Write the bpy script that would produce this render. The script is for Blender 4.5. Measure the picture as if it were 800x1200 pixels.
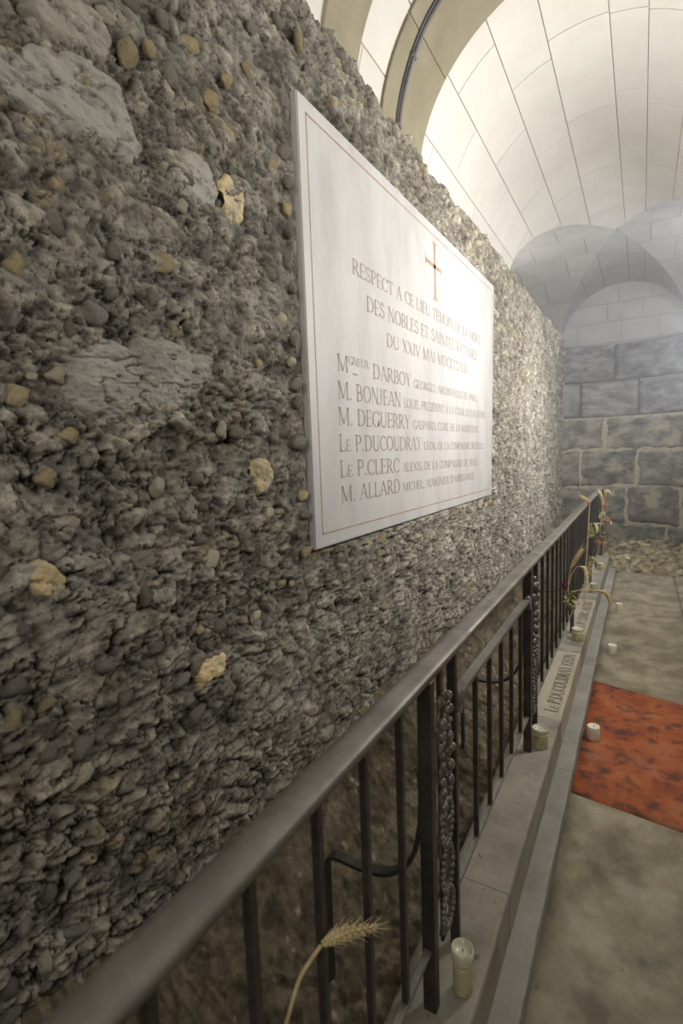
import bpy, bmesh, math, random
import numpy as np
from mathutils import Vector, Matrix, Euler
random.seed(4); RNG = np.random.default_rng(7)
PI = math.pi
for o in list(bpy.data.objects): bpy.data.objects.remove(o)
S = bpy.context.scene; COL = S.collection

# ------------------------------------------------------------------ camera (axes: x right, y along the passage, z up)
F = 609.0; EYE = np.array([0.0, 0.0, 1.45])
_y = np.array([352, 78, -609.]); _y /= np.linalg.norm(_y)
_z = np.array([-210, 5700, 609.]); _z -= _y*(_y@_z); _z /= np.linalg.norm(_z)
_x = np.cross(_y, _z)
cd = bpy.data.cameras.new('camera'); cam = bpy.data.objects.new('camera', cd); COL.objects.link(cam)
cd.sensor_fit = 'HORIZONTAL'; cd.sensor_width = 24; cd.lens = F/800*24
cd.clip_start = 0.02; cd.clip_end = 60
cd.dof.use_dof = True; cd.dof.focus_distance = 2.4; cd.dof.aperture_fstop = 4.5
R3 = Matrix(((_x[0], _x[1], _x[2]), (_y[0], _y[1], _y[2]), (_z[0], _z[1], _z[2])))
cam.matrix_world = Matrix.Translation(Vector(EYE)) @ R3.to_4x4()
S.camera = cam
def at(u, v, ax, val):
    """a point of the photograph on the real plane  axis = val"""
    d = np.array([u-400, 600-v, -F]); d = np.array([d@_x, d@_y, d@_z])
    return EYE + d*(val-EYE[ax])/d[ax]

# ------------------------------------------------------------------ world, lamps, added fill lights, exposure
S.view_settings.view_transform = 'Standard'; S.view_settings.look = 'None'
S.view_settings.gamma = 1; S.view_settings.use_curve_mapping = False
S.view_settings.exposure = 0.0
W = bpy.data.worlds.new('world'); S.world = W; W.use_nodes = True
W.node_tree.nodes['Background'].inputs[0].default_value = (0.75, 0.8, 0.9, 1)
W.node_tree.nodes['Background'].inputs[1].default_value = 0.15
def area(name, loc, target, power, size, color, size_y=None, spread=PI):
    l = bpy.data.lights.new(name, 'AREA'); l.energy = power; l.size = size; l.color = color
    if size_y: l.shape = 'RECTANGLE'; l.size_y = size_y
    l.spread = spread
    o = bpy.data.objects.new(name, l); COL.objects.link(o); o.location = loc
    o.rotation_euler = (Vector(target)-Vector(loc)).to_track_quat('-Z', 'Y').to_euler()
    return o
area('wall_lamp_light', (0.56, 3.0, 2.2), (-1.0, 3.0, 1.7), 30, 0.25, (1.0, 0.96, 0.89))
area('wall_lamp_light', (0.56, 5.4, 2.2), (-1.0, 6.0, 1.6), 40, 0.3, (1.0, 0.97, 0.93))
area('passage_light', (0.1, -1.3, 2.3), (-0.7, 1.0, 1.3), 15, 0.8, (1.0, 0.96, 0.88))  # added fill behind the camera to lift the near wall
area('vault_uplight', (0.50, 3.4, 2.55), (-1.1, 3.9, 3.6), 24, 0.5, (1.0, 0.97, 0.92))  # added fill to brighten the barrel vault, no fixture there
area('vault_uplight', (0.50, 1.2, 2.55), (-1.1, 1.5, 3.4), 10, 0.4, (1.0, 0.97, 0.90))  # added fill for the nearer stretch of vault
area('bay_lamp_light', (1.45, 7.0, 3.2), (-0.6, 7.5, 3.5), 15, 0.4, (0.84, 0.90, 1.0))  # added fill to brighten the groined bay, not a real lamp
area('bay_lamp_light', (-1.8, 6.9, 3.12), (-0.2, 7.3, 3.8), 10, 0.4, (1.0, 0.97, 0.93))  # added fill from the left arm of the bay
area('passage_light', (0.5, 6.0, 2.75), (-0.3, 8.2, 1.2), 19, 0.4, (0.92, 0.95, 1.0))  # added fill aimed at the end wall

# ------------------------------------------------------------------ helpers
def link(name, me, mat=None, parent=None):
    o = bpy.data.objects.new(name, me); COL.objects.link(o)
    if mat is not None and len(me.materials) == 0: me.materials.append(mat)
    if parent is not None: o.parent = parent
    return o
def mesh(name, V, Fc, smooth=False):
    me = bpy.data.meshes.new(name); me.from_pydata([tuple(map(float, v)) for v in V], [], [tuple(f) for f in Fc])
    if smooth: me.polygons.foreach_set('use_smooth', [True]*len(me.polygons))
    me.update(); return me
def tag(o, label=None, cat=None, group=None, kind=None):
    if label: o['label'] = label
    if cat: o['category'] = cat
    if group: o['group'] = group
    if kind: o['kind'] = kind
    return o
def empty(name, loc=(0, 0, 0), rz=0):
    o = bpy.data.objects.new(name, None); COL.objects.link(o); o.location = loc; o.rotation_euler.z = rz
    o.empty_display_size = 0.05; return o
class MB:
    """collects pieces of ONE mesh"""
    def __init__(s): s.v = []; s.f = []
    def add(s, V, Fc):
        n = len(s.v); s.v += [tuple(map(float, p)) for p in V]; s.f += [tuple(i+n for i in f) for f in Fc]; return s
    def box(s, x0, x1, y0, y1, z0, z1, b=0.0):
        """box with chamfered edges"""
        if b <= 0:
            V = [(x, y, z) for x in (x0, x1) for y in (y0, y1) for z in (z0, z1)]
            return s.add(V, [(0, 1, 3, 2), (4, 6, 7, 5), (0, 4, 5, 1), (2, 3, 7, 6), (0, 2, 6, 4), (1, 5, 7, 3)])
        bm = bmesh.new(); bmesh.ops.create_cube(bm, size=1)
        for v in bm.verts:
            v.co = Vector(((x0+x1)/2+v.co.x*(x1-x0), (y0+y1)/2+v.co.y*(y1-y0), (z0+z1)/2+v.co.z*(z1-z0)))
        bmesh.ops.bevel(bm, geom=bm.edges[:], offset=b, segments=1, affect='EDGES')
        bm.verts.index_update(); s.add([v.co[:] for v in bm.verts], [[v.index for v in f.verts] for f in bm.faces]); bm.free(); return s
    def tube(s, pts, r, n=8, flat=1.0, up=(0, 0, 1)):
        pts = [Vector(p) for p in pts]; rs = r if hasattr(r, '__len__') else [r]*len(pts)
        V = []; Fc = []
        for i, p in enumerate(pts):
            t = (pts[min(i+1, len(pts)-1)]-pts[max(i-1, 0)]).normalized()
            a = t.cross(Vector(up))
            if a.length < 1e-3: a = t.cross(Vector((1, 0.1, 0)))
            a.normalize(); b = t.cross(a).normalized()
            for k in range(n):
                q = 2*PI*k/n
                V.append(p+a*math.cos(q)*rs[i]+b*math.sin(q)*rs[i]*flat)
        m = len(pts)
        for i in range(m-1):
            for k in range(n):
                Fc.append((i*n+k, i*n+(k+1) % n, (i+1)*n+(k+1) % n, (i+1)*n+k))
        Fc.append(tuple(range(n-1, -1, -1))); Fc.append(tuple((m-1)*n+k for k in range(n)))
        return s.add(V, Fc)
    def strap(s, pts, w, t, wax=(0, 1, 0)):
        """flat bar: width w along wax, thickness t"""
        pts = [Vector(p) for p in pts]; wa = Vector(wax).normalized(); V = []; Fc = []
        for i, p in enumerate(pts):
            d = (pts[min(i+1, len(pts)-1)]-pts[max(i-1, 0)]).normalized(); nn = d.cross(wa).normalized()
            for a, b in ((-1, -1), (1, -1), (1, 1), (-1, 1)): V.append(p+wa*a*w/2+nn*b*t/2)
        m = len(pts)
        for i in range(m-1):
            for k in range(4): Fc.append((i*4+k, i*4+(k+1) % 4, (i+1)*4+(k+1) % 4, (i+1)*4+k))
        Fc.append((3, 2, 1, 0)); Fc.append(tuple((m-1)*4+k for k in range(4)))
        return s.add(V, Fc)
    def lathe(s, prof, n=20, c=(0, 0, 0)):
        V = []; Fc = []
        for r, z in prof:
            for k in range(n):
                q = 2*PI*k/n; V.append((c[0]+r*math.cos(q), c[1]+r*math.sin(q), c[2]+z))
        for i in range(len(prof)-1):
            for k in range(n): Fc.append((i*n+k, i*n+(k+1) % n, (i+1)*n+(k+1) % n, (i+1)*n+k))
        Fc.append(tuple(range(n-1, -1, -1))); Fc.append(tuple((len(prof)-1)*n+k for k in range(n)))
        return s.add(V, Fc)
    def ball(s, c, r, sc=(1, 1, 1), sub=1):
        bm = bmesh.new(); bmesh.ops.create_icosphere(bm, subdivisions=sub, radius=1)
        bm.verts.index_update()
        s.add([(c[0]+v.co.x*r*sc[0], c[1]+v.co.y*r*sc[1], c[2]+v.co.z*r*sc[2]) for v in bm.verts], [[v.index for v in f.verts] for f in bm.faces])
        bm.free(); return s
    def build(s, name, mat, parent=None, smooth=False):
        me = mesh(name, s.v, s.f, smooth)
        o = link(name, me, mat, parent); return o

# numpy noise
def _h(i, j, k):
    n = (i*374761393 + j*668265263 + k*974634777) & 0x7fffffff
    n = ((n ^ (n >> 13))*1274126177) & 0x7fffffff
    n = (n ^ (n >> 16))
    return (n & 0xffff)/65535.0
def vnoise(x, y, seed=0):
    i = np.floor(x).astype(np.int64); j = np.floor(y).astype(np.int64); fx = x-i; fy = y-j
    fx = fx*fx*(3-2*fx); fy = fy*fy*(3-2*fy)
    a = _h(i, j, seed); b = _h(i+1, j, seed); c = _h(i, j+1, seed); d = _h(i+1, j+1, seed)
    return (a*(1-fx)+b*fx)*(1-fy)+(c*(1-fx)+d*fx)*fy
def fbm(x, y, seed=0, oct=4, gain=0.5):
    r = np.zeros_like(x); a = 1; t = 0
    for o in range(oct):
        r += a*(vnoise(x*2**o+17.3*o, y*2**o-9.1*o, seed+o)-0.5); t += a; a *= gain
    return r/t*2
def worley(x, y, seed=0, jit=0.9):
    """F1, F2, id hash"""
    i = np.floor(x).astype(np.int64); j = np.floor(y).astype(np.int64)
    f1 = np.full(x.shape, 9.0); f2 = np.full(x.shape, 9.0); idv = np.zeros(x.shape)
    for di in (-1, 0, 1):
        for dj in (-1, 0, 1):
            a = i+di; b = j+dj
            px = a+0.5+jit*(_h(a, b, seed+11)-0.5); py = b+0.5+jit*(_h(a, b, seed+23)-0.5)
            d = np.hypot(px-x, py-y); hid = _h(a, b, seed+37)
            n1 = d < f1
            f2 = np.where(n1, f1, np.minimum(f2, d)); idv = np.where(n1, hid, idv); f1 = np.where(n1, d, f1)
    return f1, f2, idv
def gridmesh(name, P, colors=None, smooth=True):
    """P: (m, n, 3) array of points"""
    m, n = P.shape[:2]
    me = bpy.data.meshes.new(name)
    me.vertices.add(m*n); me.vertices.foreach_set('co', P.reshape(-1).astype(np.float32))
    idx = np.arange(m*n).reshape(m, n)
    q = np.stack([idx[:-1, :-1], idx[1:, :-1], idx[1:, 1:], idx[:-1, 1:]], -1).reshape(-1, 4)
    me.loops.add(q.size); me.loops.foreach_set('vertex_index', q.reshape(-1).astype(np.int32))
    me.polygons.add(len(q)); me.polygons.foreach_set('loop_start', (np.arange(len(q))*4).astype(np.int32))
    me.polygons.foreach_set('loop_total', np.full(len(q), 4, np.int32))
    me.polygons.foreach_set('use_smooth', np.full(len(q), smooth))
    me.update(calc_edges=True)
    if colors is not None:
        ca = me.color_attributes.new('tone', 'FLOAT_COLOR', 'POINT')
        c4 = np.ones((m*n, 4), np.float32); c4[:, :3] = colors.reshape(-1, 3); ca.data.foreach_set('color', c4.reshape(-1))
    return me

# ------------------------------------------------------------------ materials
def mat(name, stops, scale=8, detail=6, rough=0.85, bump=0.3, bscale=60, bdist=0.003, attr=False, metal=0.0,
        stretch=(1, 1, 1), vary=0.0, spots=None, sub=0.0, rough2=None):
    m = bpy.data.materials.new(name); m.use_nodes = True; N = m.node_tree.nodes; L = m.node_tree.links
    b = N['Principled BSDF']; b.inputs['Roughness'].default_value = rough; b.inputs['Metallic'].default_value = metal
    tc = N.new('ShaderNodeTexCoord'); mp = N.new('ShaderNodeMapping'); mp.inputs['Scale'].default_value = stretch
    L.new(tc.outputs['Object'], mp.inputs[0])
    if vary:
        oi = N.new('ShaderNodeObjectInfo'); va = N.new('ShaderNodeVectorMath'); va.operation = 'ADD'
        ms = N.new('ShaderNodeVectorMath'); ms.operation = 'SCALE'; ms.inputs[0].default_value = (31, 17, 43)
        L.new(oi.outputs['Random'], ms.inputs['Scale']); L.new(mp.outputs[0], va.inputs[0]); L.new(ms.outputs[0], va.inputs[1]); vec = va.outputs[0]
    else: vec = mp.outputs[0]
    n = N.new('ShaderNodeTexNoise'); n.inputs['Scale'].default_value = scale; n.inputs['Detail'].default_value = detail
    n.inputs['Roughness'].default_value = 0.62; L.new(vec, n.inputs['Vector'])
    cr = N.new('ShaderNodeValToRGB'); e = cr.color_ramp.elements
    while len(e) < len(stops): e.new(0.5)
    for k, (p, c) in enumerate(stops): e[k].position = p; e[k].color = (*c, 1)
    L.new(n.outputs['Fac'], cr.inputs[0]); out = cr.outputs[0]
    if vary:
        hs = N.new('ShaderNodeHueSaturation'); mr = N.new('ShaderNodeMapRange')
        mr.inputs['To Min'].default_value = 1-vary; mr.inputs['To Max'].default_value = 1+vary
        L.new(oi.outputs['Random'], mr.inputs[0]); L.new(mr.outputs[0], hs.inputs['Value']); L.new(out, hs.inputs['Color']); out = hs.outputs[0]
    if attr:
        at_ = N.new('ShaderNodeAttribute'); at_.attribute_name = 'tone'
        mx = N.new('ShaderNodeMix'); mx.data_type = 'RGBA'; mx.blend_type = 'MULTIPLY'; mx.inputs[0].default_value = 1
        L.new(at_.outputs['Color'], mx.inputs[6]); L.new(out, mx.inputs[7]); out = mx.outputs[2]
    if spots:
        for (sc, lo, hi, colr, amt) in spots:
            n2 = N.new('ShaderNodeTexNoise'); n2.inputs['Scale'].default_value = sc; n2.inputs['Detail'].default_value = 5
            n2.inputs['Roughness'].default_value = 0.6; L.new(vec, n2.inputs['Vector'])
            r2 = N.new('ShaderNodeMapRange'); r2.inputs['From Min'].default_value = lo; r2.inputs['From Max'].default_value = hi
            r2.inputs['To Max'].default_value = amt; L.new(n2.outputs['Fac'], r2.inputs[0])
            mx = N.new('ShaderNodeMix'); mx.data_type = 'RGBA'; L.new(r2.outputs[0], mx.inputs[0])
            L.new(out, mx.inputs[6]); mx.inputs[7].default_value = (*colr, 1); out = mx.outputs[2]
    L.new(out, b.inputs['Base Color'])
    if bump:
        bn = N.new('ShaderNodeTexNoise'); bn.inputs['Scale'].default_value = bscale; bn.inputs['Detail'].default_value = 8
        bn.inputs['Roughness'].default_value = 0.65; L.new(vec, bn.inputs['Vector'])
        bp = N.new('ShaderNodeBump'); bp.inputs['Strength'].default_value = bump; bp.inputs['Distance'].default_value = bdist
        L.new(bn.outputs['Fac'], bp.inputs['Height']); L.new(bp.outputs[0], b.inputs['Normal'])
    if sub: b.inputs['Subsurface Weight'].default_value = sub; b.inputs['Subsurface Radius'].default_value = (0.02, 0.015, 0.01)
    return m
M = {}
M['rubble'] = mat('rubble', [(0.32, (0.45, 0.43, 0.41)), (0.52, (1, 1, 1)), (0.70, (1.55, 1.52, 1.44))], 24, 10, 0.92, 1.0, 95, 0.012, attr=True,
                  spots=[(52, 0.58, 0.66, (0.045, 0.04, 0.035), 0.85), (38, 0.64, 0.70, (0.50, 0.46, 0.38), 0.6)])  # dark specks stand in for shade in the fine crevices
M['grey_stone'] = mat('grey_stone', [(0.3, (0.24, 0.22, 0.185)), (0.7, (0.50, 0.465, 0.40))], 8, 8, 0.9, 1.0, 70, 0.010, vary=0.3, spots=[(6, 0.58, 0.68, (0.10, 0.09, 0.08), 0.6)])
M['pale_stone'] = mat('pale_stone', [(0.3, (0.30, 0.285, 0.255)), (0.5, (0.46, 0.44, 0.40)), (0.7, (0.56, 0.54, 0.50))], 9, 10, 0.9, 1.0, 45, 0.012, vary=0.12, spots=[(48, 0.60, 0.68, (0.10, 0.09, 0.08), 0.7), (10, 0.60, 0.68, (0.42, 0.36, 0.24), 0.6)])
M['ochre_stone'] = mat('ochre_stone', [(0.3, (0.52, 0.38, 0.18)), (0.5, (0.82, 0.66, 0.38)), (0.68, (0.52, 0.47, 0.38))], 8, 7, 0.9, 1.0, 70, 0.010, vary=0.2, spots=[(5, 0.54, 0.66, (0.22, 0.18, 0.12), 0.6)])
M['cream_stone'] = mat('cream_stone', [(0.3, (0.55, 0.49, 0.36)), (0.7, (0.86, 0.79, 0.60))], 8, 7, 0.9, 0.9, 70, 0.008, vary=0.15, spots=[(5, 0.58, 0.68, (0.28, 0.25, 0.19), 0.6)])
M['marble'] = mat('marble', [(0.3, (0.50, 0.50, 0.515)), (0.5, (0.60, 0.595, 0.60)), (0.7, (0.67, 0.665, 0.66))], 5, 8, 0.5, 0.12, 25, 0.001, stretch=(1, 1, 0.35))
M['letter'] = mat('letter', [(0.3, (0.30, 0.255, 0.23)), (0.7, (0.45, 0.40, 0.37))], 30, 3, 0.6, 0)
M['red_line'] = mat('red_line', [(0.3, (0.38, 0.24, 0.18)), (0.7, (0.50, 0.37, 0.28))], 20, 3, 0.6, 0)
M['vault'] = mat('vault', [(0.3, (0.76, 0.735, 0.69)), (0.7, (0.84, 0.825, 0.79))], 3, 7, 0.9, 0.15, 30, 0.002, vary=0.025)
M['vault_grey'] = mat('vault_grey', [(0.3, (0.56, 0.55, 0.54)), (0.7, (0.68, 0.67, 0.655))], 3, 7, 0.9, 0.15, 30, 0.002, vary=0.03)  # greyer copy of vault: the bay's shade is put into its colour
M['joint'] = mat('joint', [(0.3, (0.42, 0.40, 0.36)), (0.7, (0.54, 0.51, 0.47))], 10, 4, 0.95, 0.2)
M['rib'] = mat('rib', [(0.3, (0.30, 0.27, 0.19)), (0.7, (0.40, 0.36, 0.27))], 4, 7, 0.9, 0.2, 30, 0.002, vary=0.04)  # beige stands in for shade on the rib soffits
M['iron'] = mat('iron', [(0.35, (0.055, 0.053, 0.05)), (0.65, (0.10, 0.095, 0.088))], 14, 6, 0.42, 0.3, 90, 0.0008, metal=0.55,
                spots=[(30, 0.66, 0.75, (0.20, 0.11, 0.06), 0.6)])
M['cast_iron'] = mat('cast_iron', [(0.35, (0.15, 0.14, 0.125)), (0.65, (0.25, 0.235, 0.21))], 30, 6, 0.38, 0.3, 90, 0.001, metal=0.4)
M['rail_iron'] = mat('rail_iron', [(0.35, (0.17, 0.16, 0.145)), (0.65, (0.28, 0.265, 0.24))], 10, 6, 0.48, 0.35, 60, 0.0008, metal=0.45,
                spots=[(14, 0.68, 0.74, (0.42, 0.24, 0.10), 0.7)])
M['sill'] = mat('sill', [(0.3, (0.225, 0.205, 0.165)), (0.5, (0.31, 0.285, 0.235)), (0.7, (0.39, 0.365, 0.31))], 7, 9, 0.88, 0.35, 70, 0.003, vary=0.06,
                spots=[(16, 0.66, 0.72, (0.08, 0.07, 0.06), 0.8)])
M['ledge'] = mat('ledge', [(0.3, (0.25, 0.24, 0.215)), (0.5, (0.33, 0.32, 0.29)), (0.7, (0.40, 0.385, 0.35))], 7, 9, 0.85, 0.3, 70, 0.003, vary=0.06)
M['inscribed'] = mat('inscribed', [(0.3, (0.38, 0.345, 0.27)), (0.7, (0.48, 0.44, 0.35))], 8, 8, 0.88, 0.4, 70, 0.003)
M['floor'] = mat('floor', [(0.28, (0.17, 0.145, 0.095)), (0.45, (0.27, 0.235, 0.165)), (0.58, (0.37, 0.33, 0.24)), (0.72, (0.46, 0.42, 0.32))], 3.6, 10, 0.85, 0.35, 30, 0.004,
                 stretch=(1.5, 1.2, 1), spots=[(4.2, 0.55, 0.70, (0.12, 0.105, 0.09), 0.65), (26, 0.66, 0.73, (0.07, 0.06, 0.05), 0.7)])
M['red_floor'] = mat('red_floor', [(0.3, (0.20, 0.045, 0.016)), (0.5, (0.40, 0.100, 0.026)), (0.7, (0.46, 0.165, 0.070))], 5, 12, 0.75, 0.35, 40, 0.003,
                 spots=[(3.6, 0.56, 0.72, (0.27, 0.21, 0.17), 0.6), (11, 0.49, 0.64, (0.055, 0.03, 0.028), 0.8), (45, 0.58, 0.66, (0.06, 0.03, 0.03), 0.5)])
M['earth'] = mat('earth', [(0.3, (0.5, 0.5, 0.5)), (0.7, (1.3, 1.25, 1.2))], 40, 8, 0.97, 0.9, 160, 0.006, attr=True)
M['ashlar'] = mat('ashlar', [(0.34, (0.13, 0.13, 0.135)), (0.5, (0.23, 0.23, 0.235)), (0.64, (0.33, 0.325, 0.33))], 5, 10, 0.92, 0.5, 40, 0.006, vary=0.12,
                 stretch=(1, 1, 2.2))
M['ashlar_low'] = mat('ashlar_low', [(0.34, (0.10, 0.095, 0.085)), (0.5, (0.22, 0.21, 0.18)), (0.64, (0.36, 0.34, 0.29))], 5, 10, 0.92, 0.7, 40, 0.010, vary=0.15,
                 stretch=(1, 1, 1.5), spots=[(2.6, 0.57, 0.68, (0.50, 0.45, 0.31), 0.75), (9, 0.62, 0.70, (0.06, 0.055, 0.05), 0.6)])
M['mortar'] = mat('mortar', [(0.3, (0.36, 0.33, 0.24)), (0.7, (0.55, 0.51, 0.40))], 12, 7, 0.95, 0.8, 50, 0.01)
M['dark_mortar'] = mat('dark_mortar', [(0.3, (0.10, 0.10, 0.10)), (0.7, (0.17, 0.165, 0.16))], 12, 7, 0.95, 0.5, 50, 0.008)
M['footing'] = mat('footing', [(0.36, (0.10, 0.075, 0.045)), (0.5, (0.33, 0.27, 0.16)), (0.62, (0.50, 0.45, 0.32))], 12, 8, 0.95, 0.8, 60, 0.008, vary=0.2)
M['wax'] = mat('wax', [(0.3, (0.78, 0.75, 0.62)), (0.7, (0.86, 0.84, 0.74))], 10, 3, 0.45, 0.05, sub=0.25)
M['yellow_wax'] = mat('yellow_wax', [(0.3, (0.46, 0.42, 0.22)), (0.7, (0.64, 0.60, 0.38))], 25, 4, 0.35, 0.1, 60, 0.001, sub=0.15,
                 spots=[(40, 0.55, 0.65, (0.20, 0.17, 0.05), 0.7)])
M['votive_glass'] = mat('votive_glass', [(0.3, (0.60, 0.58, 0.43)), (0.7, (0.72, 0.71, 0.56))], 12, 3, 0.25, 0)
M['wick'] = mat('wick', [(0.3, (0.03, 0.03, 0.03)), (0.7, (0.06, 0.05, 0.05))], 12, 2, 0.9, 0)
M['straw'] = mat('straw', [(0.3, (0.50, 0.38, 0.18)), (0.7, (0.72, 0.60, 0.34))], 60, 4, 0.7, 0.2, 200, 0.0005)
M['dry_leaf'] = mat('dry_leaf', [(0.3, (0.16, 0.17, 0.06)), (0.5, (0.30, 0.30, 0.13)), (0.7, (0.48, 0.44, 0.24))], 40, 4, 0.7, 0.2, 100, 0.001, vary=0.2)
M['dark_rose'] = mat('dark_rose', [(0.3, (0.10, 0.012, 0.03)), (0.7, (0.26, 0.04, 0.09))], 60, 4, 0.6, 0.2, 100, 0.001)
M['pink_rose'] = mat('pink_rose', [(0.3, (0.46, 0.17, 0.13)), (0.7, (0.74, 0.42, 0.32))], 60, 4, 0.6, 0.2, 100, 0.001)
M['pipe'] = mat('pipe', [(0.3, (0.10, 0.10, 0.11)), (0.7, (0.18, 0.18, 0.19))], 10, 3, 0.5, 0)
M['plaster'] = mat('plaster', [(0.3, (0.38, 0.36, 0.32)), (0.7, (0.48, 0.46, 0.41))], 3, 7, 0.9, 0.2, 30, 0.003)
M['carved'] = mat('carved', [(0.3, (0.19, 0.17, 0.13)), (0.7, (0.30, 0.27, 0.215))], 30, 3, 0.9, 0)

# ------------------------------------------------------------------ plaque corners
PX = -0.979
pc = [at(347, 103, 0, PX), at(578.5, 335, 0, PX), at(575.5, 580, 0, PX), at(370, 645, 0, PX)]   # top near, top far, bottom far, bottom near
PY0 = (pc[0][1]+pc[3][1])/2; PY1 = (pc[1][1]+pc[2][1])/2; PZ1 = (pc[0][2]+pc[1][2])/2; PZ0 = (pc[2][2]+pc[3][2])/2

# ------------------------------------------------------------------ the rubble wall (setting) : displaced surface + embedded stones as parts
WY0, WY1, WT = -0.35, 8.1, 2.95
def rub(Y, Z, fine=True):
    wx = fbm(Y*5, Z*5, 3, 4)*0.055; wz = fbm(Y*5+40, Z*5, 5, 4)*0.045
    Yw = Y+wx; Zw = Z+wz+0.06*Y*0
    big = fbm(Y*1.6, Z*1.8, 9, 3)
    f1, f2, i1 = worley(Yw*11, Zw*17, 1, 1.0)
    e1 = np.clip((f2-f1)*3.6, 0, 1)
    g1, g2, i2 = worley(Yw*24+fbm(Y*14, Z*18, 8, 3)*0.5, Zw*34+fbm(Y*14+9, Z*18, 10, 3)*0.5, 2, 1.0)
    e2 = np.clip((g2-g1)*3.0, 0, 1)
    k1, k2, i3 = worley(Y*66+wx*60, Z*84+wz*60, 4, 1.0)
    e3 = np.clip((k2-k1)*2.2, 0, 1)
    fn = fbm(Y*38, Z*62, 6, 5, 0.62)
    mid = fbm(Yw*10, Zw*14, 12, 4, 0.6)
    r1 = np.abs(fbm(Yw*8, Zw*13, 15, 5, 0.6)); r2 = np.abs(fbm(Yw*17+3, Zw*26, 19, 4, 0.6))
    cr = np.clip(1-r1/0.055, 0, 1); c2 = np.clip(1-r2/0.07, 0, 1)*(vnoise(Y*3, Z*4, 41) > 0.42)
    mask = np.clip((vnoise(Y*4.5, Z*6, 44)-0.45)*3.5, 0, 1)*np.clip(1.2-0.0*Y, 0, 1)
    plate = np.clip((vnoise(Y*2.6+5, Z*4.4, 47)-0.62)*6, 0, 1)      # flat broken faces of larger flints
    h = 0.018*big+0.019*mid*(1-0.6*plate)+(e1**0.5)*(0.003+0.016*i1)+mask*(e2**0.6)*(0.001+0.011*i2*i2)+e3*0.0022*i3
    h += 0.0095*fn*(1-0.5*plate)-0.014*cr*(1-0.6*plate)-0.010*c2+0.010*plate
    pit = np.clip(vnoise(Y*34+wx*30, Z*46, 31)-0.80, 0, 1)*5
    h -= 0.013*pit
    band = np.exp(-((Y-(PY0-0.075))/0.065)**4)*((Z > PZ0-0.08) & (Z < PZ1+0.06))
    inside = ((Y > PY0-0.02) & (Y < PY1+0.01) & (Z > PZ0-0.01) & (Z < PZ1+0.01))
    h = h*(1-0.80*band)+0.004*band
    h = np.where(inside, -0.005, h)
    t = 0.85+0.50*(i1-0.5)+0.50*mask*(i2-0.5)+0.30*(i3-0.5)+0.9*mid*0.5+0.5*fn
    crevice_dark = mask*np.clip(1-e2*1.3, 0, 1)*0.22+np.clip(1-e1*1.7, 0, 1)*0.27+0.55*cr+0.42*c2+0.6*np.clip(pit, 0, 1)  # darkens cell edges, cracks and pits
    base = np.stack([0.39*t, 0.362*t, 0.308*t], -1)
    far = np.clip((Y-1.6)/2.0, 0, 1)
    base *= (1+0.35*far)[..., None]  # far stretch painted paler in place of the stronger light there
    pale = np.clip(fbm(Y*3.1, Z*4.2, 51, 4)*2.4-0.35, 0, 1)[..., None]
    base = base*(1-pale*0.6)+np.array([0.50, 0.475, 0.43])*pale*0.6
    brown = np.clip(fbm(Y*6+3, Z*9, 57, 4)*2.6-0.75, 0, 1)[..., None]*0.6
    base = base*(1-brown)+np.array([0.30, 0.235, 0.14])*brown
    ochre = ((i2 > 0.93) & (e2 > 0.25))[..., None]*mask[..., None]*0.6
    base = base*(1-ochre)+np.array([0.48, 0.38, 0.22])*ochre
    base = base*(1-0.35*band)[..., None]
    base = base*(1-np.clip(crevice_dark, 0, 0.82))[..., None]
    return h, base
th = np.arange(math.atan(WY0), math.atan(WY1), 0.0028)
ys = np.tan(th); d = np.diff(ys)
ys = [WY0]
while ys[-1] < WY1:
    ys.append(ys[-1]+min(0.0028*(1+ys[-1]**2), 0.016))
ys = np.array(ys); ext = WY1+np.arange(1, 11)*0.02; ys2 = np.concatenate([ys, ext])
zs = np.concatenate([np.arange(-0.05, WT, 0.0043), WT+np.arange(1, 22)*0.008])
SY, SZ = np.meshgrid(ys2, zs, indexing='ij')
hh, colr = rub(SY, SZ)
topn = 0.035*fbm(ys2*4, ys2*0+3, 71, 3)+0.020*(worley(ys2*11, ys2*0+.5, 72)[2]-0.5)+0.0055*(ys2-2.5)
topz = WT+topn
oy = np.clip(SY-WY1, 0, None); oz = np.clip(SZ-WT, 0, None)
X = -1.0-oy-oz
Yc = np.minimum(SY, WY1); Zc = np.minimum(SZ, WT)
Zc = Zc+topn[:, None]*np.clip((SZ-2.6)/0.35, 0, 1)
r = 0.05
ny = np.clip(1-(WY1-SY)/r, 0, 1)*(oy <= 0)*0.7+(oy > 0)*1.0; nz = np.clip(1-(WT-SZ)/r, 0, 1)*(oz <= 0)*0.7+(oz > 0)*1.0
nx = np.where((oy > 0) | (oz > 0), 0.0, 1.0)
rnd = np.clip(1-(WT-SZ)/r, 0, 1)**2*0.02*(oz <= 0)+(oz > 0)*np.clip(0.02-oz, 0, 1)
X = X+hh*nx-rnd; Yc = Yc+hh*ny*(oy >= 0)*(ny > 0); Zc = Zc+hh*1.2*nz-rnd*0.6
Pm = np.stack([X, Yc, Zc], -1)
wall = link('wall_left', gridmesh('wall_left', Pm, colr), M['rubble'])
tag(wall, 'dark rubble wall of pebbles and flint in grey mortar holding the inscribed plaque', kind='structure')
# back face of that wall
bk = MB().box(-1.16, -1.03, WY0, WY1-0.02, 0.0, WT-0.06); bk.build('wall_core', M['dark_mortar'], wall)

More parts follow.
